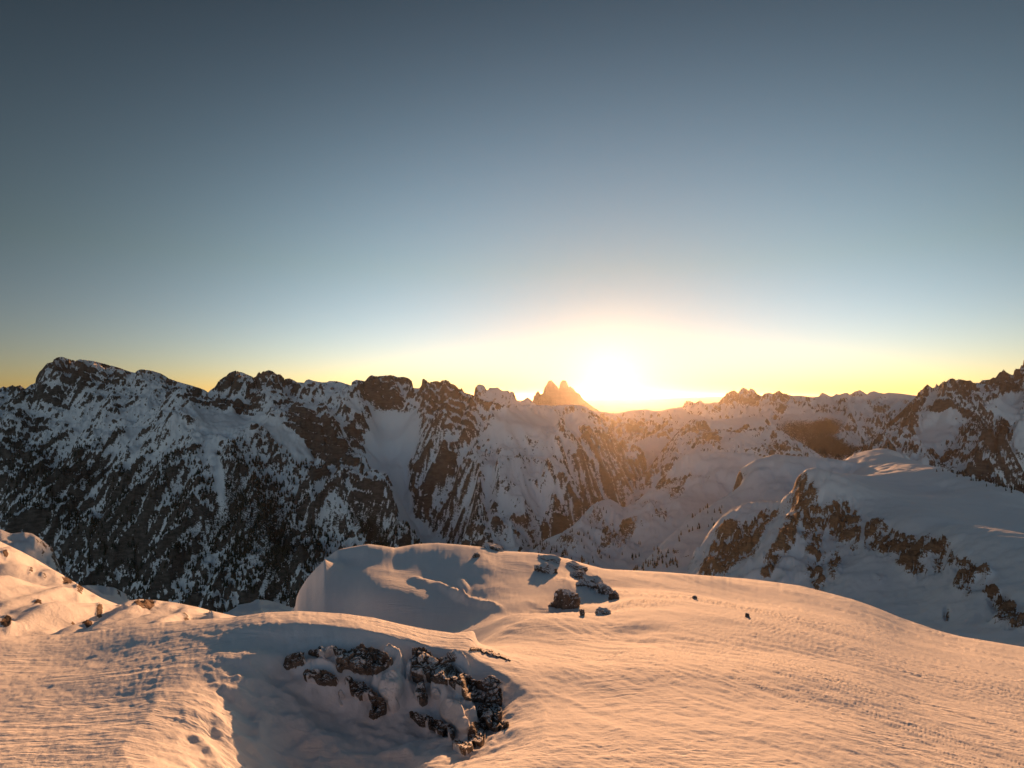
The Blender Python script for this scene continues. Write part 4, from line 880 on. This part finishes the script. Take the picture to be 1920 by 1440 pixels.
TMESH = [new_mesh('conifer', V_, Fc, tmat, smooth_=False) for V_, Fc in TREES]
rr_ = random.Random(5)
def plant(M_, clusters, label, group, hmin, hmax):
    for cx, cy, sx, sy, n_ in clusters:
        for _ in range(n_):
            px, py = rr_.gauss(cx, sx * .5), rr_.gauss(cy, sy * .5)
            pt = M_.at(px, py)
            if pt is None: continue
            e_vis = True
            o = link('conifer', rr_.choice(TMESH), label=label, category='conifer', group=group)
            o.location = pt; h = rr_.uniform(hmin, hmax); o.scale = (h * rr_.uniform(.8, 1.2), h * rr_.uniform(.8, 1.2), h); o.rotation_euler = (0, 0, rr_.uniform(0, 6.3))
plant(LOBE_B, [(1322, 955, 16, 8, 8), (1310, 992, 5, 8, 5), (1293, 993, 4, 6, 4), (1272, 1012, 6, 8, 3), (1245, 1050, 20, 12, 14), (1215, 1062, 22, 8, 14), (1195, 1066, 14, 5, 8), (1262, 1060, 20, 8, 10), (1350, 960, 10, 10, 4), (1232, 1035, 10, 10, 5), (1340, 985, 16, 14, 4), (1250, 1035, 20, 8, 4), (1300, 935, 10, 5, 3)],
      'small dark conifer on the smooth snowy spur left of the cliff buttress', 'conifers on the smooth spur', 7, 12)
plant(LOBE_A, [(1020, 1030, 22, 12, 22), (1060, 1040, 26, 14, 22), (1090, 1055, 24, 8, 12), (1120, 1010, 50, 24, 20), (1190, 1045, 16, 12, 7), (1200, 1020, 4, 4, 2), (1135, 1045, 20, 14, 8), (1170, 1000, 30, 16, 8), (1010, 1018, 14, 8, 8), (1075, 1000, 20, 10, 8), (1240, 975, 14, 10, 5), (1125, 960, 14, 10, 5)],
      'tiny dark conifer on the rock-patched spur under the sun', 'conifers on the rock-patched spur', 8, 14)
# plateau rim, right
plant(PLAT, [(1800, 893, 14, 2, 7), (1830, 902, 22, 3, 10), (1870, 912, 20, 3, 8), (1765, 884, 8, 1, 2), (1900, 920, 12, 3, 5)],
      'dark dwarf conifer on the far rim of the snow plateau at the right', 'conifers on the plateau rim', 5, 8)

# the woods on the dark slopes across the valley: thousands of firs in one mass
def woods(M_, F_, n_, hmin, hmax, name, lo=.12):
    ny, nu = M_.H.shape
    w = np.clip(F_ - lo, 0, 1) * (M_.sl < 1.9)
    dyy = np.gradient(M_.y)[:, None] * (M_.u[1] - M_.u[0]) * M_.Y
    cl = smooth(-.25, .5, fbm(M_.X / 55, M_.Y / 110, 4, .6))
    w = (w * dyy * (cl + .04)).ravel(); w /= w.sum()
    idx_ = rng.choice(w.size, n_, p=w)
    X_ = M_.X.ravel()[idx_] + rng.uniform(-3, 3, n_); Y_ = M_.Y.ravel()[idx_] + rng.uniform(-4, 4, n_); Z_ = surf_z(M_, X_, Y_)
    Vs, Fs, k_ = [], [], 0
    cps = [conifer(100 + s_, 1.0, 5, 2) for s_ in range(5)]
    for q, (V_, Fc) in enumerate(cps):
        sel = np.arange(q, n_, 5); h = rng.uniform(hmin, hmax, len(sel)); a__ = rng.uniform(0, 6.3, len(sel))
        c, s = np.cos(a__), np.sin(a__)
        x = V_[None, :, 0] * c[:, None] - V_[None, :, 1] * s[:, None]; y = V_[None, :, 0] * s[:, None] + V_[None, :, 1] * c[:, None]
        P_ = np.stack([x * h[:, None] * 1.2 + X_[sel][:, None], y * h[:, None] * 1.2 + Y_[sel][:, None], V_[None, :, 2] * h[:, None] + Z_[sel][:, None]], -1)
        Vs.append(P_.reshape(-1, 3)); nv = len(V_)
        Fs.append((Fc[None] + (np.arange(len(sel)) * nv)[:, None, None]).reshape(-1, 4) + k_); k_ += nv * len(sel)
    o = link(name, new_mesh(name, np.concatenate(Vs), np.concatenate(Fs), tmat, smooth_=False), kind='stuff')
    return o
woods(RANGE, RANGE_FO, 9000, 11, 24, 'forest')['label'] = 'dark fir woods scattered over the shaded slopes across the valley'
print('objects', time.time() - T0)

# ------------------------------------------------------------------ haze
HZ = 90000.0
hz_v = np.array([(x, y, z) for z in (-4200, 420) for x, y in ((-HZ, -HZ), (HZ, -HZ), (HZ, HZ), (-HZ, HZ))], float)
hz_f = np.array([(3, 2, 1, 0), (4, 5, 6, 7), (0, 1, 5, 4), (1, 2, 6, 5), (2, 3, 7, 6), (3, 0, 4, 7)], np.int32)
hm = bpy.data.materials.new('haze'); hm.use_nodes = True; hn = hm.node_tree
hn.nodes.remove(hn.nodes['Principled BSDF'])
pv = hn.nodes.new('ShaderNodeVolumePrincipled'); pv.inputs['Color'].default_value = (.95, .88, .80, 1)
pv.inputs['Density'].default_value = HAZE_D; pv.inputs['Anisotropy'].default_value = HAZE_G
hn.links.new(pv.outputs[0], hn.nodes['Material Output'].inputs['Volume'])
link('haze', new_mesh('haze', hz_v, hz_f, hm, smooth_=False), kind='stuff')
